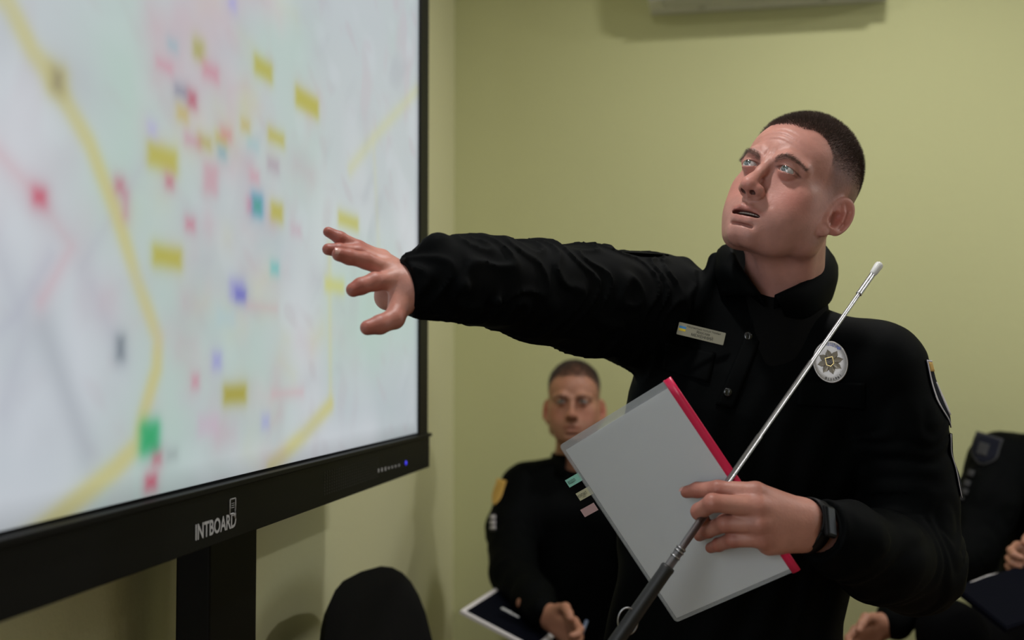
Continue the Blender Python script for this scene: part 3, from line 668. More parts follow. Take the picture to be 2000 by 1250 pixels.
# ------------------------------------------------------------------ the standing officer
NB = P(1528, 590, 1.77); PEL = P(1425, 1330, 1.80)
UT = nrm(NB-PEL); Mw = np.stack([CR, CU, -CF], 1)
FT = nrm(Mw@np.array([-.22, 0, .97])); FT = nrm(FT-UT*(FT@UT)); LT = np.cross(UT, FT)   # up, forward, his left
gx = float((P(1425, 1330, 1.80))[0]); gy = float(P(1425, 1330, 1.80)[1])
off = thing('person', 'officer in black uniform shirt pointing at the map with one arm outstretched', 'person', (gx, gy, 0))
HS = 1.04
HR = frame_cam((-.610, .332, .720), (.3935, .915, -.088)); HC = P(1000+FPX*.4325/1.6936, 625-FPX*.1809/1.6936, 1.6936)
SKB = nrm([0, 0, 1])
nk0 = HC+HR@np.array([0, .022, -.035])*HS; nk1 = NB+UT*.0-FT*.0
def neck(p):
    d = cap(p, nk0, nk1, .060, .064)
    d = smin(d, cap(p, nk1, nk1-UT*.10, .062, .060), .02)
    jl = HC+HR@np.array([.045, .005, -.05])*HS; d = smin(d, cap(p, jl, NB+LT*.015+FT*.045, .016, .014), .02)
    jr = HC+HR@np.array([-.045, .005, -.05])*HS; d = smin(d, cap(p, jr, NB-LT*.005+FT*.045, .016, .014), .02)
    ad = HC+HR@np.array([0, -.012, -.085])*HS; d = smin(d, cap(p, ad, NB+FT*.050-UT*.0, .014, .015), .02)
    return d
V, Q, C, fh = make_head(off, HC, HR, HS, .0016, neck, None, M['hair'], M['skin'], 60000, .0085, .00030, seed=3, gaze=(-.10, -1, .12), mouth=1.15, scalp=.8)
BV, BQ, BC = [V], [Q], [C]
def addb(V, Q, C): n = sum(len(v) for v in BV); BV.append(V); BQ.append(Q+n); BC.append(C)
# folder plane (needed by the holding hand)
TLc, TRc, BRc = P(1096, 868, 1.575), P(1308, 738, 1.45), P(1516, 1130, 1.45)
BLc = P(1292, 1224, 1.575)
fu = nrm(TRc-TLc); fv0 = nrm(TRc-BRc); fn = nrm(np.cross(fu, fv0)); fv = np.cross(fn, fu)
if fn@CF > 0: fn = -fn
FW, FH = .218, .302
def fdep(px, py): r = ray(px, py); t = ((TRc-CAM)@fn)/(r@fn); return float((r*t)@CF)
def FPt(px, py, off_): return P(px, py, fdep(px, py)-off_)
# raised hand
rh = [([P(772, 548, 1.430), P(732, 550, 1.412), P(705, 559, 1.400), P(690, 566, 1.395)], [.0128, .0120, .0108, .0095]),
      ([P(764, 530, 1.440), P(714, 509, 1.425), P(682, 502, 1.412), P(662, 497, 1.405)], [.0122, .0110, .0100, .0092]),
      ([P(752, 516, 1.455), P(700, 494, 1.452), P(662, 489, 1.440), P(641, 487, 1.435)], [.0118, .0105, .0092, .0080]),
      ([P(745, 505, 1.470), P(700, 484, 1.462), P(664, 465, 1.455), P(641, 453, 1.452)], [.0112, .0098, .0086, .0070]),
      ([P(784, 592, 1.425), P(770, 622, 1.405), P(742, 634, 1.390), P(718, 640, 1.380)], [.0150, .0135, .0122, .0098])]
wr_ = P(812, 563, 1.440)
rp = [(wr_, rh[0][0][0], .021, .0135), (wr_, rh[1][0][0], .022, .0130), (wr_, rh[2][0][0], .020, .0125), (wr_, rh[3][0][0], .018, .0115),
      (P(800, 585, 1.435), rh[4][0][0], .018, .015), (rh[4][0][0], rh[0][0][0], .013, .010), (P(800, 582, 1.465), P(757, 580, 1.478), .018, .016), (P(757, 580, 1.478), rh[3][0][0]+CF*.01, .015, .010), (wr_, P(900, 552, 1.50), .026, .032)]
for d_ in (0,):
    f = hand_parts(rh, rp); V, Q = mesh_sdf(f, P(760, 560, 1.42)-.16, P(760, 560, 1.42)+.19, .0016); V = relax(V, Q, 1, .4)
    kn = [(pts[j], .013, (.56, .20, .155)) for pts, rs in rh for j in (1, 2)]+[(pts[-1], .013, (.58, .24, .20)) for pts, rs in rh]
    addb(V, Q, skin_col(V, (.48, .215, .165), kn))
# holding hand
lh = [([P(1476, 962, 1.425), FPt(1402, 955, .022), FPt(1362, 957, .020), FPt(1341, 961, .018)], [.0135, .0112, .0102, .0084]),
      ([P(1480, 990, 1.412), FPt(1392, 982, .062), FPt(1366, 999, .050), FPt(1372, 1012, .034)], [.0138, .0118, .0110, .0092]),
      ([P(1484, 1022, 1.410), FPt(1416, 1022, .046), FPt(1382, 1036, .030), FPt(1366, 1046, .020)], [.0135, .0115, .0098, .0080]),
      ([P(1490, 1050, 1.415), FPt(1432, 1054, .040), FPt(1404, 1064, .028), FPt(1388, 1070, .020)], [.0128, .0102, .0088, .0074]),
      ([P(1530, 1000, 1.462), P(1490, 990, 1.492), FPt(1455, 985, -.018), FPt(1425, 985, -.018)], [.0160, .0135, .0120, .0100])]
wl = P(1572, 1022, 1.452)
lp = [(P(1566, 1006, 1.448), lh[0][0][0], .0215, .0140), (P(1564, 1014, 1.442), lh[1][0][0], .0210, .0145), (P(1564, 1030, 1.442), lh[2][0][0], .0210, .0140), (P(1562, 1042, 1.448), lh[3][0][0], .0205, .0135),
      (P(1560, 1022, 1.46), lh[4][0][0], .021, .016), (P(1560, 1046, 1.45), P(1503, 1060, 1.428), .021, .017), (P(1566, 1010, 1.45), P(1640, 1035, 1.50), .022, .028), (P(1566, 1038, 1.45), P(1640, 1062, 1.50), .021, .028)]
f = hand_parts(lh, lp); V, Q = mesh_sdf(f, P(1480, 1010, 1.45)-.16, P(1480, 1010, 1.45)+.20, .0016); V = relax(V, Q, 1, .4)
kn = [(pts[j], .012, (.54, .215, .17)) for pts, rs in lh[:4] for j in (0, 1, 2)]+[(pts[-1], .010, (.60, .30, .25)) for pts, rs in lh]
addb(V, Q, skin_col(V, (.45, .205, .155), kn))
# skeleton
SR, SL = P(1285, 590, 1.80), P(1708, 728, 1.70)
armR = [SR, P(1250, 606, 1.77), P(1150, 586, 1.69), P(1050, 568, 1.61), P(950, 549, 1.53), P(880, 544, 1.475), P(850, 549, 1.462), P(824, 559, 1.451), P(790, 563, 1.438), P(768, 566, 1.43)]
armRr = [.078, .090, .085, .073, .063, .055, .047, .0335, .0325, .032]
armL = [SL, P(1752, 830, 1.69), P(1775, 960, 1.68), P(1785, 1102, 1.655), P(1716, 1088, 1.56), P(1652, 1056, 1.49), P(1602, 1036, 1.462), P(1583, 1030, 1.452)]
armLr = [.083, .069, .067, .071, .062, .050, .037, .034]
spine = lambda s_: NB-UT*s_
stS = [0, .03, .07, .12, .18, .26, .38, .50, .60, .66]
stA = [.06, .10, .155, .195, .205, .205, .195, .185, .190, .192]
stB = [.055, .075, .095, .115, .128, .132, .130, .128, .130, .132]
def torso(p, inset=0.0, s0=None):
    v = p-NB.astype(np.float32); s_ = -(v@UT); x = v@LT; y = v@FT+.01-.02*np.exp(-((s_-.2)/.15)**2)*0
    x = x+.02
    A = np.interp(s_, stS, stA)-inset; B = np.interp(s_, stS, stB)-inset
    e = 2.4; k = ((np.abs(x)/A)**e+(np.abs(y)/B)**e)**(1/e); d = (k-1)*np.minimum(A, B)*.9
    return np.maximum(d, np.maximum(-s_, s_-.66))
def pants_cut(p, a=.60): v = p-NB.astype(np.float32); return -(v@UT)-a
# inner body
def inner(p):
    d = torso(p, .022)
    d = smin(d, chain(p, armR[:-2], [r*.72 for r in armRr[:-2]], .02), .03)
    d = smin(d, chain(p, armL[:-2], [r*.72 for r in armLr[:-2]], .02), .03)
    d = smin(d, cap(p, NB, NB-UT*.1, .06, .09), .03)
    return d
HIPL = PEL+LT*.09; HIPR = PEL-LT*.09
fx = nrm(np.array([FT[0], FT[1], 0])); lx = nrm(np.array([LT[0], LT[1], 0]))
def gp(b, l, f_, z): q = b+lx*l+fx*f_; return np.array([q[0], q[1], z])
legL = [gp(PEL, .09, 0, .86), gp(PEL, .14, .04, .47), gp(PEL, .17, 0, .10)]; legR = [gp(PEL, -.09, 0, .86), gp(PEL, -.10, .05, .47), gp(PEL, -.12, .01, .10)]
def legs(p, k=1.0):
    d = chain(p, legL, [.088*k, .066*k, .055*k], .03); d = smin(d, chain(p, legR, [.088*k, .066*k, .055*k], .03), .03)
    return smin(d, cap(p, gp(PEL, .065, -.01, .88), gp(PEL, -.065, -.01, .88), .118*k, .118*k), .04)
def inner2(p): return smin(np.maximum(inner(p), pants_cut(p, .62)), legs(p, .66), .03)
V, Q = mesh_sdf(inner2, np.array([-.5, 1.0, .03]), np.array([1.0, 2.25, 1.8]), .011); addb(V, Q, skin_col(V))
body = mobj('body', np.concatenate(BV), np.concatenate(BQ), M['skin'], off, colors=np.concatenate(BC))
# shirt
SEG = np.array(armR)
def armcoord(p, pts):
    best = None; t0 = 0
    for i in range(len(pts)-1):
        a = pts[i].astype(np.float32); ba = (pts[i+1]-pts[i]).astype(np.float32); L_ = float(np.linalg.norm(ba)); pa = p-a
        h = np.clip((pa@ba)/(L_*L_), 0, 1); d = np.linalg.norm(pa-h[:, None]*ba, axis=1); t = t0+h*L_
        if best is None: best, T = d, t
        else: m = d < best; best = np.where(m, d, best); T = np.where(m, t, T)
        t0 += L_
    return T
def bump(px, py, d, px2, py2, d2, r): return (P(px, py, d), P(px2, py2, d2), r)
ridges = [bump(856, 487, 1.45, 905, 560, 1.42, .020), bump(935, 482, 1.515, 895, 470, 1.49, .016), bump(940, 484, 1.52, 972, 590, 1.46, .013), bump(985, 492, 1.56, 1000, 540, 1.50, .013), bump(1052, 492, 1.62, 1072, 590, 1.54, .015),
          bump(1172, 500, 1.71, 1190, 640, 1.62, .011), bump(1335, 520, 1.80, 1310, 640, 1.69, .013), bump(1290, 520, 1.80, 1262, 680, 1.70, .012), bump(1400, 510, 1.78, 1362, 600, 1.725, .012)]
TCUFF = sum(np.linalg.norm(armR[i+1]-armR[i]) for i in range(len(armR)-3))
def shirt(p):
    sp_ = np.ascontiguousarray(p)
    aR = chain(p, armR, armRr, .018); aL = chain(p, armL, armLr, .025)
    tR = armcoord(p, armR); tL = armcoord(p, armL)
    wR = wob(p, 30, 1.0); wL = wob(p, 26, 2.0)
    fR = np.sin(tR*50+4.2*wR+2.5*wob(p, 13, .3)); fL = np.sin(tL*60+4.5*wL+2*wob(p, 11, .7))
    cuffR = np.clip((TCUFF-tR)/.03, 0, 1); 
    aR = aR-.0060*(1-np.abs(fR))**1.5+.002*np.clip(tR/.12, 0, 1)*cuffR+.001; aL = aL-.0026*np.abs(fL)**1.6*np.clip(tL/.10, .2, 1)*np.clip((.60-tL)/.03, 0, 1)+.001
    t_ = torso(p); v = p-NB.astype(np.float32); s_ = -(v@UT); x = v@LT
    t_ = t_-.0035*np.abs(np.sin(x*52+2.2*wob(p, 9, 4)+s_*14))**2*np.clip((s_-.05)/.1, 0, 1)
    d = smin(t_, cap(p, NB-LT*.03-UT*.045, SR-UT*.0, .050, .070), .035)
    d = smin(d, cap(p, NB+LT*.03-UT*.045, SL, .050, .072), .035)
    d = smin(d, aR, .030); d = smin(d, aL, .020)
    for a, b, r in ridges: d = smin(d, cap(p, a, b, r+.003, r*.5), .009)
    # armpit tension folds on the near side
    # cuff ends cut flat and hollow
    for pts, c_ in ((armR, .0285), (armL, .028)):
        ax = nrm(pts[-2]-pts[-3]); cut = (p-pts[-2].astype(np.float32))@ax.astype(np.float32)
        near = np.linalg.norm(p-pts[-2], axis=1) < .12
        d = np.where(near, np.maximum(d, cut), d)
        hole = cap(p, pts[-2]-ax*.03, pts[-2]+ax*.05, c_, c_+.002); d = smax(d, -hole, .002)
    hole = ell(p-0, (NB+UT*.055+FT*.02), (.066, .066, .068)); d = smax(d, -hole, .006)
    return np.maximum(d, s_-.66)
V, Q = mesh_sdf(shirt, np.array([-.52, 1.00, .72]), np.array([.85, 2.15, 1.62]), .0036); V = relax(V, Q, 1, .4)
mobj('shirt', V, Q, M['cloth'], off)
def hit(px, py): return march(CAM, ray(px, py), shirt, .9)
def surf(px, py, o=.001): q = hit(px, py); return q+grad(shirt, q)*o
# trousers, belt, boots
V, Q = mesh_sdf(lambda p: np.maximum(smin(legs(p), torso(p, -.004)+np.where(pants_cut(p, .60) < 0, .02, 0), .02), np.maximum(-pants_cut(p, .635), .05-p[:, 2])), np.array([-.1, 1.35, .03]), np.array([.8, 2.2, 1.1]), .009)
mobj('trousers', V, Q, M['cloth2'], off)
bm = MB(); G = []
for z, dr_ in ((-.022, -.012), (-.020, .006), (.020, .006), (.022, -.012)):
    row = []
    for k in range(49):
        a = 2*math.pi*k/48; c_ = NB-UT*(.640+z)-LT*.02-FT*.01; dv_ = LT*math.cos(a)+FT*math.sin(a)*.72
        lo_, hi_ = .05, .40
        for _ in range(24):
            md = (lo_+hi_)/2
            if float(torso((NB-UT*.640-LT*.02-FT*.01+dv_*md)[None].astype(np.float32))[0]) < 0 : lo_ = md
            else: hi_ = md
        row.append(c_+dv_*(lo_+dr_))
    G.append(row)
bm.grid(G).build('belt', M['boot'], off)
for side in (legL, legR):
    a = side[2]; toe = np.array([a[0], a[1], .045])+fx*.16; heel = np.array([a[0], a[1], .05])-fx*.04
    V, Q = mesh_sdf(lambda p: np.maximum(smin(cap(p, heel, toe, .045, .042), cap(p, a+np.array([0, 0, .08]), np.array([a[0], a[1], .06]), .058, .05), .03), -p[:, 2]), np.minimum(heel, toe)-np.array([.1, .1, .05]), np.maximum(heel, toe)+np.array([.1, .1, .2]), .007)
    mobj('boot', V, Q, M['boot'], off)
# undershirt at the throat
V, Q = mesh_sdf(lambda p: smax(smin(cap(p, NB-UT*.02, NB-UT*.12, .076, .10), cap(p, NB+FT*.03-UT*.02, NB+FT*.03-UT*.12, .055, .06), .02), (p-(NB+FT*.07+UT*.014).astype(np.float32))@(UT*.9+FT*.35).astype(np.float32), .004), NB-.2, NB+.2, .004)
mobj('undershirt', V, Q, M['tshirt'], off)
# collar: inside stand, fold, falling leaf
def resamp(pts, n):
    pts = np.array(pts); t = np.r_[0, np.cumsum(np.linalg.norm(np.diff(pts, axis=0), axis=1))]; u = np.linspace(0, t[-1], n)
    for _ in range(1): out = np.stack([np.interp(u, t, pts[:, k]) for k in range(3)], 1)
    for _ in range(3): out[1:-1] = .25*out[:-2]+.5*out[1:-1]+.25*out[2:]
    return out
topc = resamp([P(1484, 580, 1.675), P(1462, 552, 1.680), P(1441, 522, 1.70), P(1428, 492, 1.74), P(1428, 478, 1.79), P(1470, 470, 1.85), P(1530, 468, 1.875), P(1585, 474, 1.84), P(1611, 484, 1.79), P(1606, 512, 1.73), P(1585, 543, 1.695), P(1563, 561, 1.675), P(1541, 569, 1.665), P(1514, 582, 1.66)], 60)
fall = resamp([surf(1408, 582, .004), surf(1400, 560, .005), P(1396, 532, 1.735), P(1400, 506, 1.79), P(1420, 502, 1.85), P(1460, 505, 1.90), P(1530, 512, 1.915), P(1600, 520, 1.875), P(1630, 545, 1.80), surf(1620, 592, .006), surf(1592, 618, .006), surf(1568, 636, .006), surf(1548, 640, .005), surf(1534, 628, .004)], 60)
inner_ = resamp([P(1494, 600, 1.68), P(1478, 590, 1.69), P(1462, 575, 1.71), P(1452, 560, 1.74), P(1452, 550, 1.79), P(1480, 545, 1.84), P(1530, 545, 1.86), P(1575, 548, 1.83), P(1592, 555, 1.79), P(1588, 570, 1.74), P(1572, 585, 1.71), P(1556, 592, 1.69), P(1536, 598, 1.68), P(1512, 604, 1.675)], 60)
G = []
cen = topc.mean(0)
for t in (0, .33, .66, .9): G.append(inner_*(1-t)+topc*t)
outw = topc-cen; outw = outw-(outw@UT)[:, None]*UT; outw /= np.linalg.norm(outw, axis=1)[:, None]
G.append(topc+UT*.0035); G.append(topc+outw*.004+UT*.003)
for t in (.12, .3, .5, .7, .87, 1.0): G.append((topc+outw*.006)*(1-t)+fall*t+outw*.010*math.sin(math.pi*t)*(1 if t < 1 else 0)+UT*.004*math.sin(math.pi*t))
MB().grid(np.array(G), .0022).build('collar', M['cloth'], off)
# placket, buttons, pocket flaps, seams
def strip(name, pts, m, r=.0007, o=.0012, parent=off):
    q = []
    for i in range(len(pts)-1):
        for t in np.linspace(0, 1, 9)[:-1]: q.append((pts[i][0]*(1-t)+pts[i+1][0]*t, pts[i][1]*(1-t)+pts[i+1][1]*t))
    q.append(pts[-1]); return MB().tube([surf(a, b, o) for a, b in q], r, 6).build(name, m, parent)
def sheet(name, c4, m, o=.0025, th=.0016, nu=14, nv=10, parent=off, ff=None, **k):
    """quad of photo points laid on the shirt"""
    G = []
    for i in range(nu):
        u = i/(nu-1); row = []
        for j in range(nv):
            v = j/(nv-1)
            x = (c4[0][0]*(1-u)+c4[1][0]*u)*(1-v)+(c4[3][0]*(1-u)+c4[2][0]*u)*v
            y = (c4[0][1]*(1-u)+c4[1][1]*u)*(1-v)+(c4[3][1]*(1-u)+c4[2][1]*u)*v
            row.append(surf(x, y, o))
        G.append(row)
    G = np.array(G)
    for _ in range(3):
        H = G.copy(); H[1:-1] = (G[:-2]+G[2:]+2*G[1:-1])/4; G = H.copy(); H[:, 1:-1] = (G[:, :-2]+G[:, 2:]+2*G[:, 1:-1])/4; G = H
    return MB().grid(G, -th).build(name, m, parent, **k)
sheet('placket', [(1478, 600), (1508, 606), (1432, 800), (1398, 792)], M['cloth'], o=.003, nu=6, nv=24)
sheet('pocket_flap', [(1300, 668), (1398, 690), (1384, 748), (1290, 722)], M['cloth'], o=.003)
sheet('pocket_flap', [(1560, 742), (1690, 748), (1690, 800), (1556, 792)], M['cloth'], o=.003)
for (px, py) in ((1461, 657), (1421, 766)):
    q = hit(px, py); g_ = nrm(grad(shirt, q, .008)*.7-CF*.5); MB().tube([q, q+g_*.004, q+g_*.0048, q+g_*.0044], [.0066, .0066, .0058, .004], 24).build('button', M['button'], off)
# epaulette straps standing up along the raised sleeve and shoulder
def strap(name, a, b, wid, m, nrm_dir, label=None):
    a = np.asarray(a); b = np.asarray(b); ax = nrm(b-a); s2 = nrm(np.cross(ax, nrm_dir)); mb = MB(); mb.obox((a+b)/2, (b-a)/2, s2*wid/2, nrm(np.cross(s2, ax))*.0011); return mb.build(name, m, off, smooth=False, bevel=.0006, label=label)
strap('sleeve_patch', P(1086, 489, 1.640), P(1167, 489, 1.704), .07, M['cloth'], UT, 'stiff black patch seen edge-on along the top of the raised sleeve')
strap('sleeve_patch', P(1172, 489, 1.709), P(1273, 495, 1.79), .075, M['cloth'], UT, 'stiff black patch seen edge-on near the shoulder of the raised sleeve')
# cuffs
for pts, rr in ((armR, .0352), (armL, .0362)):
    ax = nrm(pts[-2]-pts[-3]); a = nrm(np.cross(ax, (0, 0, 1))); b = np.cross(ax, a); G = []
    for t, dr in ((-.040, -.003), (-.038, .0012), (-.02, .0012), (-.004, .0006), (0.0012, -.001), (.0012, -.004)):
        G.append([pts[-2]+ax*t+(a*math.cos(k*math.pi/24)+b*math.sin(k*math.pi/24))*(rr+dr+.0012*math.sin(3*k*math.pi/24)) for k in range(49)])
    MB().grid(G).build('cuff', M['cloth'], off)
# name badge
nb4 = [P(1328, 629, 0), ]
qa, qb, qc, qd = hit(1328, 630), hit(1418, 651), hit(1411, 674), hit(1321, 652)
cb = (qa+qb+qc+qd)/4; gn = nrm(grad(shirt, cb, .015)); gn = nrm(gn*.5+(-nrm(cb-CAM))*.6)
def onpl(px, py, c_, n_): r = ray(px, py); return CAM+r*(((c_-CAM)@n_)/(r@n_))
cb = cb+gn*.012
ql, qr_ = onpl(1324, 640.5, cb, gn), onpl(1415, 662.5, cb, gn); bu = nrm(qr_-ql); bv = np.cross(gn, bu); bw, bh_ = np.linalg.norm(qr_-ql), .0195
bc = (ql+qr_)/2; shv = -.12
pl = MB(); rr = []
for (cx_, cy_, a0) in ((bw/2-.0012, bh_/2-.0012, 0), (-bw/2+.0012, bh_/2-.0012, 90), (-bw/2+.0012, -bh_/2+.0012, 180), (bw/2-.0012, -bh_/2+.0012, 270)):
    for k in range(5): a = math.radians(a0+k*22.5); rr.append((cx_+.0012*math.cos(a), cy_+.0012*math.sin(a)))
pl.prism(rr, bc-gn*.0012, bu, bv, gn*.0014); plate = pl.build('name_badge', M['plate'], off, smooth=False, label='small silver name badge with a blue and yellow flag')
def fl(y0, y1, m): MB().prism([(-bw/2+.0018, y0), (-bw/2+.0125, y0), (-bw/2+.0125, y1), (-bw/2+.0018, y1)], bc, bu, bv, gn*.0004).build('flag', m, plate, smooth=False)
fl(.0008, .0044, M['flagb']); fl(-.0030, .0008, M['flagy'])
text_mesh('lettering', 'Національна поліція України', bc+bv*.0060+bu*.003, bu, bv, .0046, M['ink'], plate, sx=.86)
text_mesh('lettering', 'Ярослав', bc+bv*.0008+bu*.003, bu, bv, .0056, M['ink'], plate, sx=.95, bold=.01)
text_mesh('lettering', 'МЕЖЕННИЙ', bc-bv*.0052+bu*.0025, bu, bv, .0062, M['ink'], plate, sx=.95, bold=.012)
# oval star badge
q = hit(1622, 707); n_ = nrm(grad(shirt, q, .02)); n_ = nrm(n_*.6-nrm(q-CAM)*.5); q = onpl(1622, 707, q+n_*.008, n_)
bv2 = nrm(onpl(1612, 667, q, n_)-onpl(1630, 747, q, n_)); bu2 = np.cross(bv2, n_)
if bu2@CR < 0: bu2 = -bu2
OA, OB = .0262, .0325
def ring(rad, h_): return [q+bu2*OA*rad*math.cos(t)+bv2*OB*rad*math.sin(t)+n_*h_ for t in np.linspace(0, 2*math.pi, 65)[:-1]]
rings = [ring(1, -.0015), ring(1.0, .0008), ring(.965, .0018), ring(.93, .0010), ring(.6, .0016), ring(.02, .0018)]
V = [v for r_ in rings for v in r_]; Fc = [(i*64+k, i*64+(k+1) % 64, (i+1)*64+(k+1) % 64, (i+1)*64+k) for i in range(5) for k in range(64)]
badge = mobj('police_badge', V, Fc, M['steel2'], off, label='oval silver police badge with an eight pointed star')
st_ = MB(); tip = .0190; V = [q+n_*.0048]; rg = []
for k in range(48):
    t = math.pi/2+2*math.pi*k/48; m8 = (k % 6); f8 = abs(m8-0) if m8 <= 3 else 6-m8; R8 = tip*1.04*(1-.112*f8)-(.0008 if k % 2 else 0); rg.append((R8, t))
for R8, t in rg: V.append(q+bu2*R8*math.cos(t)+bv2*R8*math.sin(t)+n_*.0021)
Fc = [(0, 1+k, 1+(k+1) % 48) for k in range(48)]; mobj('star', V, Fc, M['antique'], badge, smooth=False)
def shield(s_): return [(-.0052*s_, .0062*s_), (.0052*s_, .0062*s_), (.0052*s_, -.0035*s_), (0, -.0068*s_), (-.0052*s_, -.0035*s_)]
MB().prism(shield(1.15), q, bu2, bv2, n_*.0054).build('shield', M['gold'], badge, smooth=False); MB().prism(shield(.95), q, bu2, bv2, n_*.0057).build('shield_field', M['ink'], badge, smooth=False)
tr = MB(); z_ = n_*.0060
for pts in ([(0, .0050), (0, -.0045)], [(-.0036, .0046), (-.0036, -.0028), (0, -.0030)], [(.0036, .0046), (.0036, -.0028), (0, -.0030)], [(-.0036, .0040), (-.0017, .0010), (-.0022, -.0010), (0, -.0046), (.0022, -.0010), (.0017, .0010), (.0036, .0040)]):
    tr.tube([q+bu2*a+bv2*b+z_ for a, b in pts], .00055, 6)
tr.build('trident', M['steel2'], badge)
def arc(body, rad, mid, size, m, flip=False):
    n = len(body); st = .0046/rad*(1 if not flip else .95)
    for i, ch in enumerate(body):
        a = mid+(-(i-(n-1)/2) if not flip else (i-(n-1)/2))*st; dirv = bu2*math.cos(a)*OA/.0300+bv2*math.sin(a)*OB/.0300
        o_ = q+dirv*rad+n_*.0014; v_ = nrm(dirv) if not flip else -nrm(dirv); u_ = np.cross(v_, n_); text_mesh('lettering', ch, o_, u_, v_, size, m, badge, depth=.0006, bold=.01)
arc('ПОЛІЦІЯ', .0248, math.radians(82), .0062, M['enamel']); arc('0111961', .0248, math.radians(268), .0052, M['ink'], flip=True)
c_ = q+bu2*.0170+bv2*.0175+n_*.0016; MB().obox(c_, bu2*.0022-bv2*.0012, bv2*.0019+bu2*.0010, n_*.0005).build('enamel_flag', M['enamel'], badge, smooth=False)
# sleeve patches on his left arm (seen edge-on) 
def sleeve_patch(c0, up_, dirin, hw, hh, outline, rows):
    up_ = nrm(up_); sidev = nrm(np.cross(up_, dirin)); G = []
    nu, nv = 15, 21
    for j in range(nv):
        v = 1-2*j/(nv-1); w_ = outline((1-v)/2); row = []
        for i in range(nu):
            u = -1+2*i/(nu-1); o_ = np.array(c0)+sidev*u*hw*w_+up_*v*hh; row.append(o_)
        G.append(row)
    return np.array(G), sidev
UA = nrm(P(1772, 700, 1.70)-P(1795, 850, 1.69)); outd = nrm(CR*.93-CF*.25); inn = -outd
def wrap(name, cc, hw, hh, outline, parent, m, o=.003, smooth=True, v0=1, v1=-1, u0=-1, u1=1, nu=13, nv=15, label=None):
    sidev = nrm(np.cross(UA, inn)); G = []
    for j in range(nv):
        v = v0+(v1-v0)*j/(nv-1); row = []
        for i in range(nu):
            u = u0+(u1-u0)*i/(nu-1); s_ = cc+sidev*u*hw*outline((1-v)/2)+UA*v*hh+outd*.2
            h_ = march(s_, inn, shirt, 0, .5); row.append(h_+outd*o)
        G.append(row)
    G = np.array(G)
    for _ in range(4):
        H = G.copy(); H[1:-1] = (G[:-2]+G[2:]+2*G[1:-1])/4; G = H
    return MB().grid(G, .0012 if np.cross(G[1, 0]-G[0, 0], G[0, 1]-G[0, 0])@outd > 0 else -.0012).build(name, m, parent, label=label)
pc = P(1790, 768, 1.68)
shape = lambda t: 1 if t < .62 else 1-.8*((t-.62)/.38)**1.6
pt = wrap('sleeve_patch', pc, .037, .052, shape, off, M['patchdark'], o=.0030, label='navy shield patch with a gold heading and a silver star on the lowered sleeve')
wrap('patch_heading', pc, .034, .052, shape, pt, M['patchgold'], o=.0040, v0=.94, v1=.66, nv=5)
wrap('patch_star', pc, .020, .052, shape, pt, M['patchwhite'], o=.0040, v0=.35, v1=-.62, nv=9)
wrap('patch_edge', pc, .037, .052, shape, pt, M['patchwhite'], o=.0038, u0=.93, u1=1.0, nu=3, nv=21); wrap('patch_edge', pc, .037, .052, shape, pt, M['patchwhite'], o=.0038, u0=-1.0, u1=-.93, nu=3, nv=21)
wrap('patch_edge', pc, .037, .052, shape, pt, M['patchwhite'], o=.0042, v0=.99, v1=.94, nv=3); 
pc2 = P(1812, 905, 1.68)
p2 = wrap('chevron_patch', pc2, .030, .048, lambda t: 1, off, M['patchdark'], o=.0030, label='dark chevron strip below the shield patch')
for e0 in (-1.0, .94): wrap('patch_edge', pc2, .030, .048, lambda t: 1, p2, M['patchwhite'], o=.0036, u0=e0, u1=e0+.06, nu=3)
# wristwatch
ax = nrm(P(1640, 1046, 1.50)-P(1566, 1022, 1.447)); wc = P(1580, 1026, 1.455); a = nrm(-CF-ax*(-CF@ax)); b = np.cross(ax, a); G = []
for t, dr in ((-.011, 0), (-.010, .0018), (.010, .0018), (.011, 0)):
    G.append([wc+ax*t+a*math.cos(k*math.pi/24)*(.0275+dr)+b*math.sin(k*math.pi/24)*(.0345+dr) for k in range(49)])
watch = MB().grid(G, .001).build('wristwatch', M['strap'], off, label='black wristwatch on the wrist of the hand holding the folder')
wd = nrm(a*.75+b*.45*np.sign((b)@CU)); wo = wc+wd*.0315; wy = ax; wx = np.cross(wy, wd)
MB().obox(wo, wx*.021, wy*.0105, wd*.004).build('watch_case', M['strap'], watch, smooth=False, bevel=.003)
MB().obox(wo+wd*.0042, wx*.018, wy*.008, wd*.0008).build('watch_glass', M['watchglass'], watch, smooth=False, bevel=.0008)
# finger nails
def nail(tip, prev, view, r, parent=off):
    d = nrm(np.array(tip)-prev); v = nrm(view-d*(view@d)); s_ = np.cross(d, v); c_ = np.array(tip)+d*r*.15; G = []
    for i in range(7):
        t = (i/6-.35)*1.5; G.append([c_+d*t*r*.8+s_*math.sin(x)*r*.86+v*(math.cos(x)*r*.99)-v*max(0, t-.55)*r*.35 for x in np.linspace(-.75, .75, 7)])
    return MB().grid(G).build('fingernail', M['nail'], parent)
M['nail'] = mat('fingernail', (.56, .30, .26), .3, spec=.5)
nail(lh[0][0][3], lh[0][0][2], nrm(CU*.8-CF*.5), .0084); nail(rh[1][0][3], rh[1][0][2], nrm(-CF*.8+CU*.5), .0090)

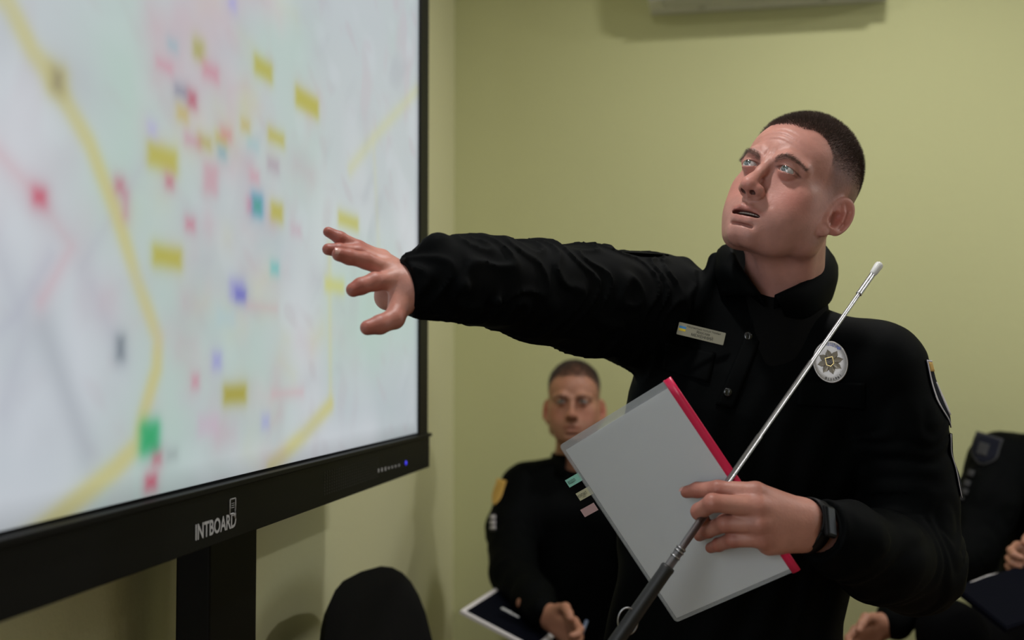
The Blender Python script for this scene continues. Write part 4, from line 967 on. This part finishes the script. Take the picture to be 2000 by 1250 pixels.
# ------------------------------------------------------------------ report folder held against him
fold = thing('folder', 'clear report folder of white paper with a red slide binder held in his hand', 'folder', (TLc+BRc)/2-CU*.2)
fv = nrm(np.cross(fn, fu)); 
if fv@CU < 0: fv = -fv
fo = TRc
def fq(a, b, h_=0): return fo+fu*a+fv*b+fn*h_        # a to the right of the red spine corner, b up, h towards the camera
def rsheet(a0, a1, b0, b1, h_, th, r=0.006):
    pts = []
    for (cx_, cy_, s0) in ((a1, b1, 0), (a0, b1, 90), (a0, b0, 180), (a1, b0, 270)):
        rr_ = r if cx_ == a0 else .0003
        ox = -rr_ if cx_ == a1 else rr_; oy = -rr_ if cy_ == b1 else rr_
        for k in range(5): t = math.radians(s0+k*22.5); pts.append((cx_+ox+rr_*math.cos(t), cy_+oy+rr_*math.sin(t)))
    return MB().prism(pts, fq(0, 0, h_), fu, fv, fn*th)
pap = rsheet(-.2125, -.006, -.2965, -.0105, -.001, .0012, .0005).build('paper_sheet', M['paper'], fold, smooth=False)
rsheet(-.218, -.002, -.302, .000, .0009, .0003).build('front_cover', M['film'], fold, smooth=False)
rsheet(-.218, -.002, -.302, .000, -.0016, .0003).build('back_cover', M['film'], fold, smooth=False)
sp = MB(); G = []
for t in np.linspace(.001, -.303, 12): G.append([fq(-.0045+.0068*math.sin(x), t, .0038*math.cos(x)) for x in np.linspace(-2.4, 2.4, 15)])
sp.grid(G, .0006).build('slide_binder', M['red'], fold)
for k, (x, y, m, body) in enumerate(((1103, 934, 'tabg', 'ВІДДІЛ'), (1124, 960, 'taby', 'КОНТАКТ'), (1133, 992, 'tabp', ''))):
    ctr = onpl(x+16, y+5, fq(0, 0), fn); rel = ctr-fo; b_ = rel@fv; a_ = rel@fu
    ax_ = nrm(fu*.985+fv*.17*0); tb = MB().obox(ctr+fu*.002, ax_*.014, fv*.0062, fn*.0002).build('index_tab', M[m], fold, smooth=False)
    if body: text_mesh('lettering', body, ctr+fn*.0004-fu*.002, fu, fv, .0062, M['ink'], tb, sx=.62)
    if k == 1: text_mesh('lettering', 'і АЗС', ctr+fn*.0004-fu*.001-fv*.0035, fu, fv, .0036, M['ink'], tb, sx=.8)
# ------------------------------------------------------------------ telescopic pointer
def pln(t): return P(1716-355*t/500*1.0, 520+t, 1.50+(-.055)*min(1, t/445)-.035*max(0, (t-445)/255))
pts_ = [np.array(pln(t)) for t in (0, 18, 165, 166, 330, 331, 512, 530, 531, 545, 546, 575, 577, 600)]
p0 = P(1716, 519, 1.50); p1 = P(1225, 1222, 1.395); pd = nrm(p1-p0); PLn = np.linalg.norm(p1-p0)
def pp(f_): return p0+pd*PLn*f_
ptr = thing('telescopic_pointer', 'silver telescopic pointer with a white tip and black grip held across his chest', 'pointer', P(1225, 1222, 1.395))
MB().tube([pp(-.008), pp(-.005), pp(.0), pp(.022), pp(.026)], [.0028, .0052, .0060, .0050, .004], 20).build('pointer_tip', M['tipw'], ptr)
segs = [(.02, .085, .0040, 'steel'), (.08, .29, .0030, 'steel'), (.28, .50, .0036, 'steel'), (.49, .685, .0043, 'steel'), (.68, .80, .0051, 'steel'), (.795, .855, .0062, 'steel')]
for a_, b_, r_, m in segs: MB().tube([pp(a_), pp(b_-.003), pp(b_-.003), pp(b_)], [r_, r_, r_+.0002, r_+.0002], 20).build('shaft_section', M[m], ptr)
for a_, r_ in ((.693, .0060), (.796, .0070), (.804, .0070), (.818, .0070)): MB().tube([pp(a_), pp(a_+.0035)], r_, 20).build('collar_ring', M['steel'], ptr)
MB().tube([pp(.845), pp(.85), pp(.86), pp(1.08), pp(1.10)], [.0088, .0098, .0092, .0100, .0070], 24).build('grip', M['grip'], ptr)
rc = P(1226, 1213, 1.395); MB().tube([rc+CR*.0125*math.cos(t)+CU*.017*math.sin(t) for t in np.linspace(0, 2*math.pi, 30)], .0014, 8).build('wrist_ring', M['steel'], ptr)
# ------------------------------------------------------------------ seated people
def seated(label, cx, d, neck_px, head_px, sh, arms, thighs, headR, hs, hair_m, nhair, skinb, floor_fwd, group=None, res=.003, tor_px=None):
    base = P(*tor_px); t = thing('person', label, 'person', (base[0], base[1], 0))
    nb = P(*neck_px); hc = P(*head_px)
    nk = lambda p: smin(cap(p, hc-np.array([0, -.02, .04]), nb, .054, .058), cap(p, nb, nb-np.array([0, 0, .08]), .056, .050), .03)
    V, Q, C, fh_ = make_head(t, hc, headR, hs, res, nk, None, hair_m, M['skin2'], nhair, .009, .0009, seed=5, mouth=0, base=skinb, scalp=.6, dim=.45, brow_m='hair')
    bv, bq, bcol = [V], [Q], [C]
    fs = []
    for pts, rs, hand in arms:
        if hand is None: continue
        f = hand_parts(*hand); c_ = np.mean([h[0][0] for h in hand[0]], 0); V, Q = mesh_sdf(f, c_-.17, c_+.17, .003); n = sum(map(len, bv)); bv.append(V); bq.append(Q+n); bcol.append(skin_col(V, skinb))
    pelvis = base.copy()
    def tor(p, k=1.0):
        mid = (nb+pelvis)/2; x_ = nrm(sh[1]-sh[0])
        dd = None
        for s_ in (-1, 1):
            c_ = cap(p, nb-np.array([0, 0, .15])+x_*s_*.075, pelvis+x_*s_*.07, .105*k, .115*k); dd = c_ if dd is None else smin(dd, c_, .06)
        for q in sh: dd = smin(smin(dd, cap(p, nb-np.array([0, 0, .05]), q, .055*k, .070*k), .04), cap(p, nb-np.array([0, 0, .01]), q+np.array([0, 0, .03]), .045*k, .032*k), .03)
        return dd
    def shirt2(p):
        dd = tor(p)
        for pts, rs, hand in arms: dd = smin(dd, chain(p, pts, rs, .02)-.003*np.abs(np.sin(wob(p, 25, 1)*4)), .025)
        return dd-.002*wob(p, 22, 3)
    def pants(p):
        dd = None
        for pts in thighs: c_ = chain(p, pts, [.085, .07, .06, .05][:len(pts)], .03); dd = c_ if dd is None else smin(dd, c_, .03)
        return dd
    lo = np.min([q for pts, _, _ in arms for q in pts]+[pelvis, nb], 0)-.2; hi = np.max([q for pts, _, _ in arms for q in pts]+[pelvis, nb], 0)+.2
    def core(p):
        dd = tor(p, .8)
        for pts, rs, hand in arms: dd = smin(dd, chain(p, pts, [r*.75 for r in rs], .02), .02)
        return dd
    V, Q = mesh_sdf(core, lo, hi, .012); n = sum(map(len, bv)); bv.append(V); bq.append(Q+n); bcol.append(skin_col(V, skinb))
    mobj('body', np.concatenate(bv), np.concatenate(bq), M['skin2'], t, colors=np.concatenate(bcol))
    V, Q = mesh_sdf(shirt2, lo, hi, .007); V = relax(V, Q, 1, .4); mobj('shirt', V, Q, M['cloth'], t)
    G = [[nb+np.array([math.cos(a)*r_, math.sin(a)*r_*.95, z_]) for a in np.linspace(-math.pi/2+.25, 1.5*math.pi-.25, 31)] for r_, z_ in ((.062, -.02), (.064, .025), (.069, .03), (.078, .0), (.092, -.03))]
    MB().grid(G, .002).build('collar', M['cloth'], t)
    tp = np.array([q for pts in thighs for q in pts]); V, Q = mesh_sdf(pants, tp.min(0)-.12, tp.max(0)+.12, .011); mobj('trousers', V, Q, M['cloth2'], t)
    for pts in thighs:
        a = pts[-1]; toe = np.array([a[0], a[1], .045])+floor_fwd*.15; heel = np.array([a[0], a[1], .05])-floor_fwd*.04
        V, Q = mesh_sdf(lambda p: np.maximum(smin(cap(p, heel, toe, .044, .04), cap(p, np.array([a[0], a[1], .14]), np.array([a[0], a[1], .06]), .055, .05), .03), -p[:, 2]), np.minimum(heel, toe)-np.array([.1, .1, .05]), np.maximum(heel, toe)+np.array([.1, .1, .2]), .009)
        mobj('shoe', V, Q, M['boot'], t)
    return t, shirt2
def simple_hand(w_, fwd, side, spread=.02, curl=None, L=.075):
    """relaxed half curled hand from wrist w_, pointing fwd; side = towards the thumb"""
    fwd = nrm(fwd); side = nrm(side-fwd*(side@fwd)); dn = nrm(np.cross(fwd, side)); dn = dn if dn[2] < 0 else -dn; F_ = []
    for i, (o_, l_) in enumerate(((.030, .95), (.010, 1.0), (-.010, .93), (-.029, .75))):
        m = w_+fwd*.085+side*o_; F_.append(([m, m+fwd*.036*l_+dn*.012, m+fwd*.052*l_+dn*.034, m+fwd*.050*l_+dn*.052], [.0105, .0095, .0088, .0078]))
    m = w_+fwd*.03+side*.035; F_.append(([m, m+fwd*.03+side*.022+dn*.01, m+fwd*.055+side*.022+dn*.022, m+fwd*.07+side*.018+dn*.03], [.0135, .012, .0105, .009]))
    palm = [(w_+side*o_*.5, w_+fwd*.085+side*o_, .019, .0135) for o_ in (.028, .01, -.01, -.027)]+[(w_, w_-fwd*.08, .024, .03), (w_+side*.01, m, .018, .014)]
    return F_, palm
fr3 = lambda f_, u_=(0, 0, 1): (lambda f, u: np.stack([nrm(np.cross(nrm(u-f*(u@f)), f)), -f, nrm(u-f*(u@f))], 1))(nrm(f_), np.array(u_, float))
# the man listening by the back wall
toC = nrm(CAM-P(1121, 800, 3.12)); toC = nrm(np.array([toC[0]-.06, toC[1], toC[2]+.03]))
w2 = P(1072, 1205, 2.68); el2 = P(1003, 1120, 2.92); fw2 = nrm(P(1124, 1240, 2.61)-w2)
elb = P(1262, 1120, 3.0); wb = P(1225, 1310, 2.82)
pel2 = P(1150, 1262, 3.22)
man2, sh2 = seated('seated man in black uniform with short grey hair listening by the back wall', 0, 3.1, (1124, 905, 3.17), (1121, 799, 3.13),
    [P(1030, 952, 3.16), P(1220, 955, 3.16)],
    [([P(1024, 958, 3.16), P(1000, 1035, 3.08), el2, P(1042, 1170, 2.77), w2-fw2*.03], [.072, .072, .062, .050, .040], simple_hand(w2, fw2, np.array([0, -.3, 1.])+CR*.2)),
     ([P(1226, 942, 3.16), P(1250, 1030, 3.1), elb, wb+np.array([.02, 0, 0])], [.080, .072, .060, .042], simple_hand(wb, nrm(np.array([-.4, -.9, -.1])), np.array([-1., 0, .2])))],
    [[np.array([pel2[0]-.10, pel2[1], .56]), np.array([pel2[0]-.17, pel2[1]-.46, .56]), np.array([pel2[0]-.17, pel2[1]-.44, .10])], [np.array([pel2[0]+.09, pel2[1], .56]), np.array([pel2[0]+.16, pel2[1]-.46, .56]), np.array([pel2[0]+.17, pel2[1]-.44, .10])]],
    fr3(toC), .98, M['hair2'], 9000, (.36, .165, .105), np.array([0, -1., 0]), tor_px=(1150, 1262, 3.22))
def march2(o, d, f): return march(o, d, f, 1.5, 5)
def patch_on(f, cpx, up_, hw, hh, outline, m, parent, o=.003, label=None, name='sleeve_patch', nu=9, nv=11, v0=1, v1=-1, u0=-1, u1=1):
    G = []
    for j in range(nv):
        v = v0+(v1-v0)*j/(nv-1); row = []
        for i in range(nu):
            u = (u0+(u1-u0)*i/(nu-1)); x = cpx[0]+(u*hw*outline((1-v)/2))*up_[1]+v*hh*up_[0]; y = cpx[1]+(u*hw*outline((1-v)/2))*up_[0]-v*hh*up_[1]
            r_ = ray(x, y); h_ = march2(CAM, r_, f); row.append(h_+grad(f, h_, .01)*o)
        G.append(row)
    return MB().grid(np.array(G), -.001).build(name, m, parent, label=label)
one = lambda t: 1
p_ = patch_on(sh2, (974, 962), (.30, .95), 9, 26, shape, M['patchgold'], man2, label='gold shield patch on the seated man sleeve')
patch_on(sh2, (964, 1022), (-.05, 1.0), 6, 17, one, M['patchgrey'], man2, name='rank_patch')
for dy in (-10, 0, 10): patch_on(sh2, (965, 1022+dy), (.0, 1.0), 5, 3, one, M['patchwhite'], man2, name='rank_star', o=.005, nu=4, nv=3)
# pen
pa = w2+fw2*.10; MB().tube([P(1133, 1248, 2.58), P(1146, 1212, 2.61)], .004, 10).build('pen', M['penblue'], None)
pen = bpy.data.objects['pen']; pen['label'] = 'dark pen in the fingers of the grey haired seated man'; pen['category'] = 'pen'
# dark folder with white edges on his lap
def slab(a, b, c, th, name, label, cat, cover, edge, ins=.012):
    a, b, c = map(np.asarray, (a, b, c)); u = b-a; v = c-a; v = v-nrm(u)*(v@nrm(u)); n_ = nrm(np.cross(v, u)); n_ = n_ if n_[2] > 0 else -n_
    t = thing(name, label, cat, tuple((a+b+c)/3)); d_ = a+u+v
    MB().obox(a+u/2+v/2, u/2, v/2, n_*th/2).build('page_block', M[edge], t, smooth=False)
    uu_, vv_ = nrm(u), nrm(v); MB().obox(a+u/2+v/2+n_*(th/2+.001), u/2-uu_*ins, v/2-vv_*ins, n_*.0012).build('cover', M[cover], t, smooth=False)
    return t, n_, uu_, vv_
fd2, n2, u2, v2 = slab(P(898, 1195, 2.66), P(975, 1146, 2.90), P(1050, 1270, 2.60), .008, 'folder', 'dark folder with thick white edges resting on the seated man lap', 'folder', 'navy', 'white')
text_mesh('lettering', 'Поліція', P(996, 1200, 2.55)+n2*.012, nrm(P(1020, 1208, 2.5)-P(985, 1190, 2.56)), v2 if v2@CU > 0 else -v2, .022, M['silver'], fd2) if False else MB().obox(P(988, 1195, 2.70)+n2*.004, v2*.014, u2*.006, n2*.0005).build('logo', M['silver'], fd2, smooth=False)
MB().obox(P(1004, 1204, 2.69)+n2*.004, v2*.012, u2*.004, n2*.0005).build('logo', M['silver'], fd2, smooth=False)
chair('black chair under the grey haired seated man by the back wall', pel2[0], pel2[1]-.02, math.radians(-90), zt=.86)
# the man at the right edge of the picture
el3 = P(1893, 1078, 2.84); w3 = P(1728, 1222, 2.62); fw3 = nrm(P(1655, 1262, 2.58)-w3); w4 = P(2035, 1080, 2.60); pel3 = P(2085, 1245, 2.98)
toC3 = nrm(np.array([-.75, -.65, 0]))
man3, sh3 = seated('seated person in black uniform cropped by the right edge with only shoulder and arm showing', 0, 3.0, (2092, 860, 3.0), (2098, 745, 2.94),
    [P(1955, 905, 2.97), P(2215, 920, 3.0)],
    [([P(1955, 905, 2.97), P(1925, 985, 2.90), el3, P(1800, 1130, 2.71), w3-fw3*.03], [.084, .078, .072, .064, .044], simple_hand(w3, fw3, np.array([0, -.3, 1.]))),
     ([P(2215, 925, 3.0), P(2250, 1020, 2.95), P(2230, 1110, 2.80), w4+CR*.03], [.084, .074, .062, .042], simple_hand(w4, nrm(P(1975, 1092, 2.56)-w4), np.array([0, -.3, 1.])))],
    [[np.array([pel3[0]-.09, pel3[1]-.02, .60]), P(1855, 1235, 2.55), P(1850, 1480, 2.50), np.array([P(1850, 1480, 2.5)[0]+.02, P(1850, 1480, 2.5)[1], .10])], [np.array([pel3[0]+.09, pel3[1], .56]), np.array([pel3[0]+.02, pel3[1]-.50, .56]), np.array([pel3[0]+.02, pel3[1]-.50, .10])]],
    fr3(toC3), .98, M['hair'], 5000, (.38, .18, .12), nrm(np.array([-.2, -1., 0])), tor_px=(2085, 1245, 2.98))
p3 = patch_on(sh3, (1925, 880), (.30, .95), 27, 30, shape, M['patchgrey'], man3, label='faded grey shield patch on the shoulder at the right edge')
patch_on(sh3, (1925, 880), (.30, .95), 23, 26, shape, M['patchdark'], p3, name='patch_field', o=.005)
patch_on(sh3, (1922, 880), (.30, .95), 10, 12, one, M['patchgrey'], p3, name='patch_emblem', o=.007)
for k, (x, y) in enumerate(((1898, 926), (1890, 946), (1886, 962), (1878, 974))): patch_on(sh3, (x, y), (.35, .93), 6, 6 if k != 3 else 3, one, M['patchgrey'], man3, name='rank_star', o=.004, nu=4, nv=4)
bag, n5, u5, v5 = slab(P(1862, 1150, 2.42), P(2010, 1104, 2.52), P(1900, 1255, 2.26), .012, 'document_case', 'dark navy document case with a thin pale edge on the lap at the right edge', 'case', 'navy', 'navy', .004)
MB().tube([P(1862, 1149, 2.419), P(1900, 1136, 2.44), P(1930, 1124, 2.465), P(1960, 1118, 2.485), P(2008, 1102, 2.518)], .0014, 6).build('pale_piping', M['white'], bag)
chair('black chair under the seated person at the right edge', pel3[0], pel3[1]-.02, math.radians(-100), zt=.86)
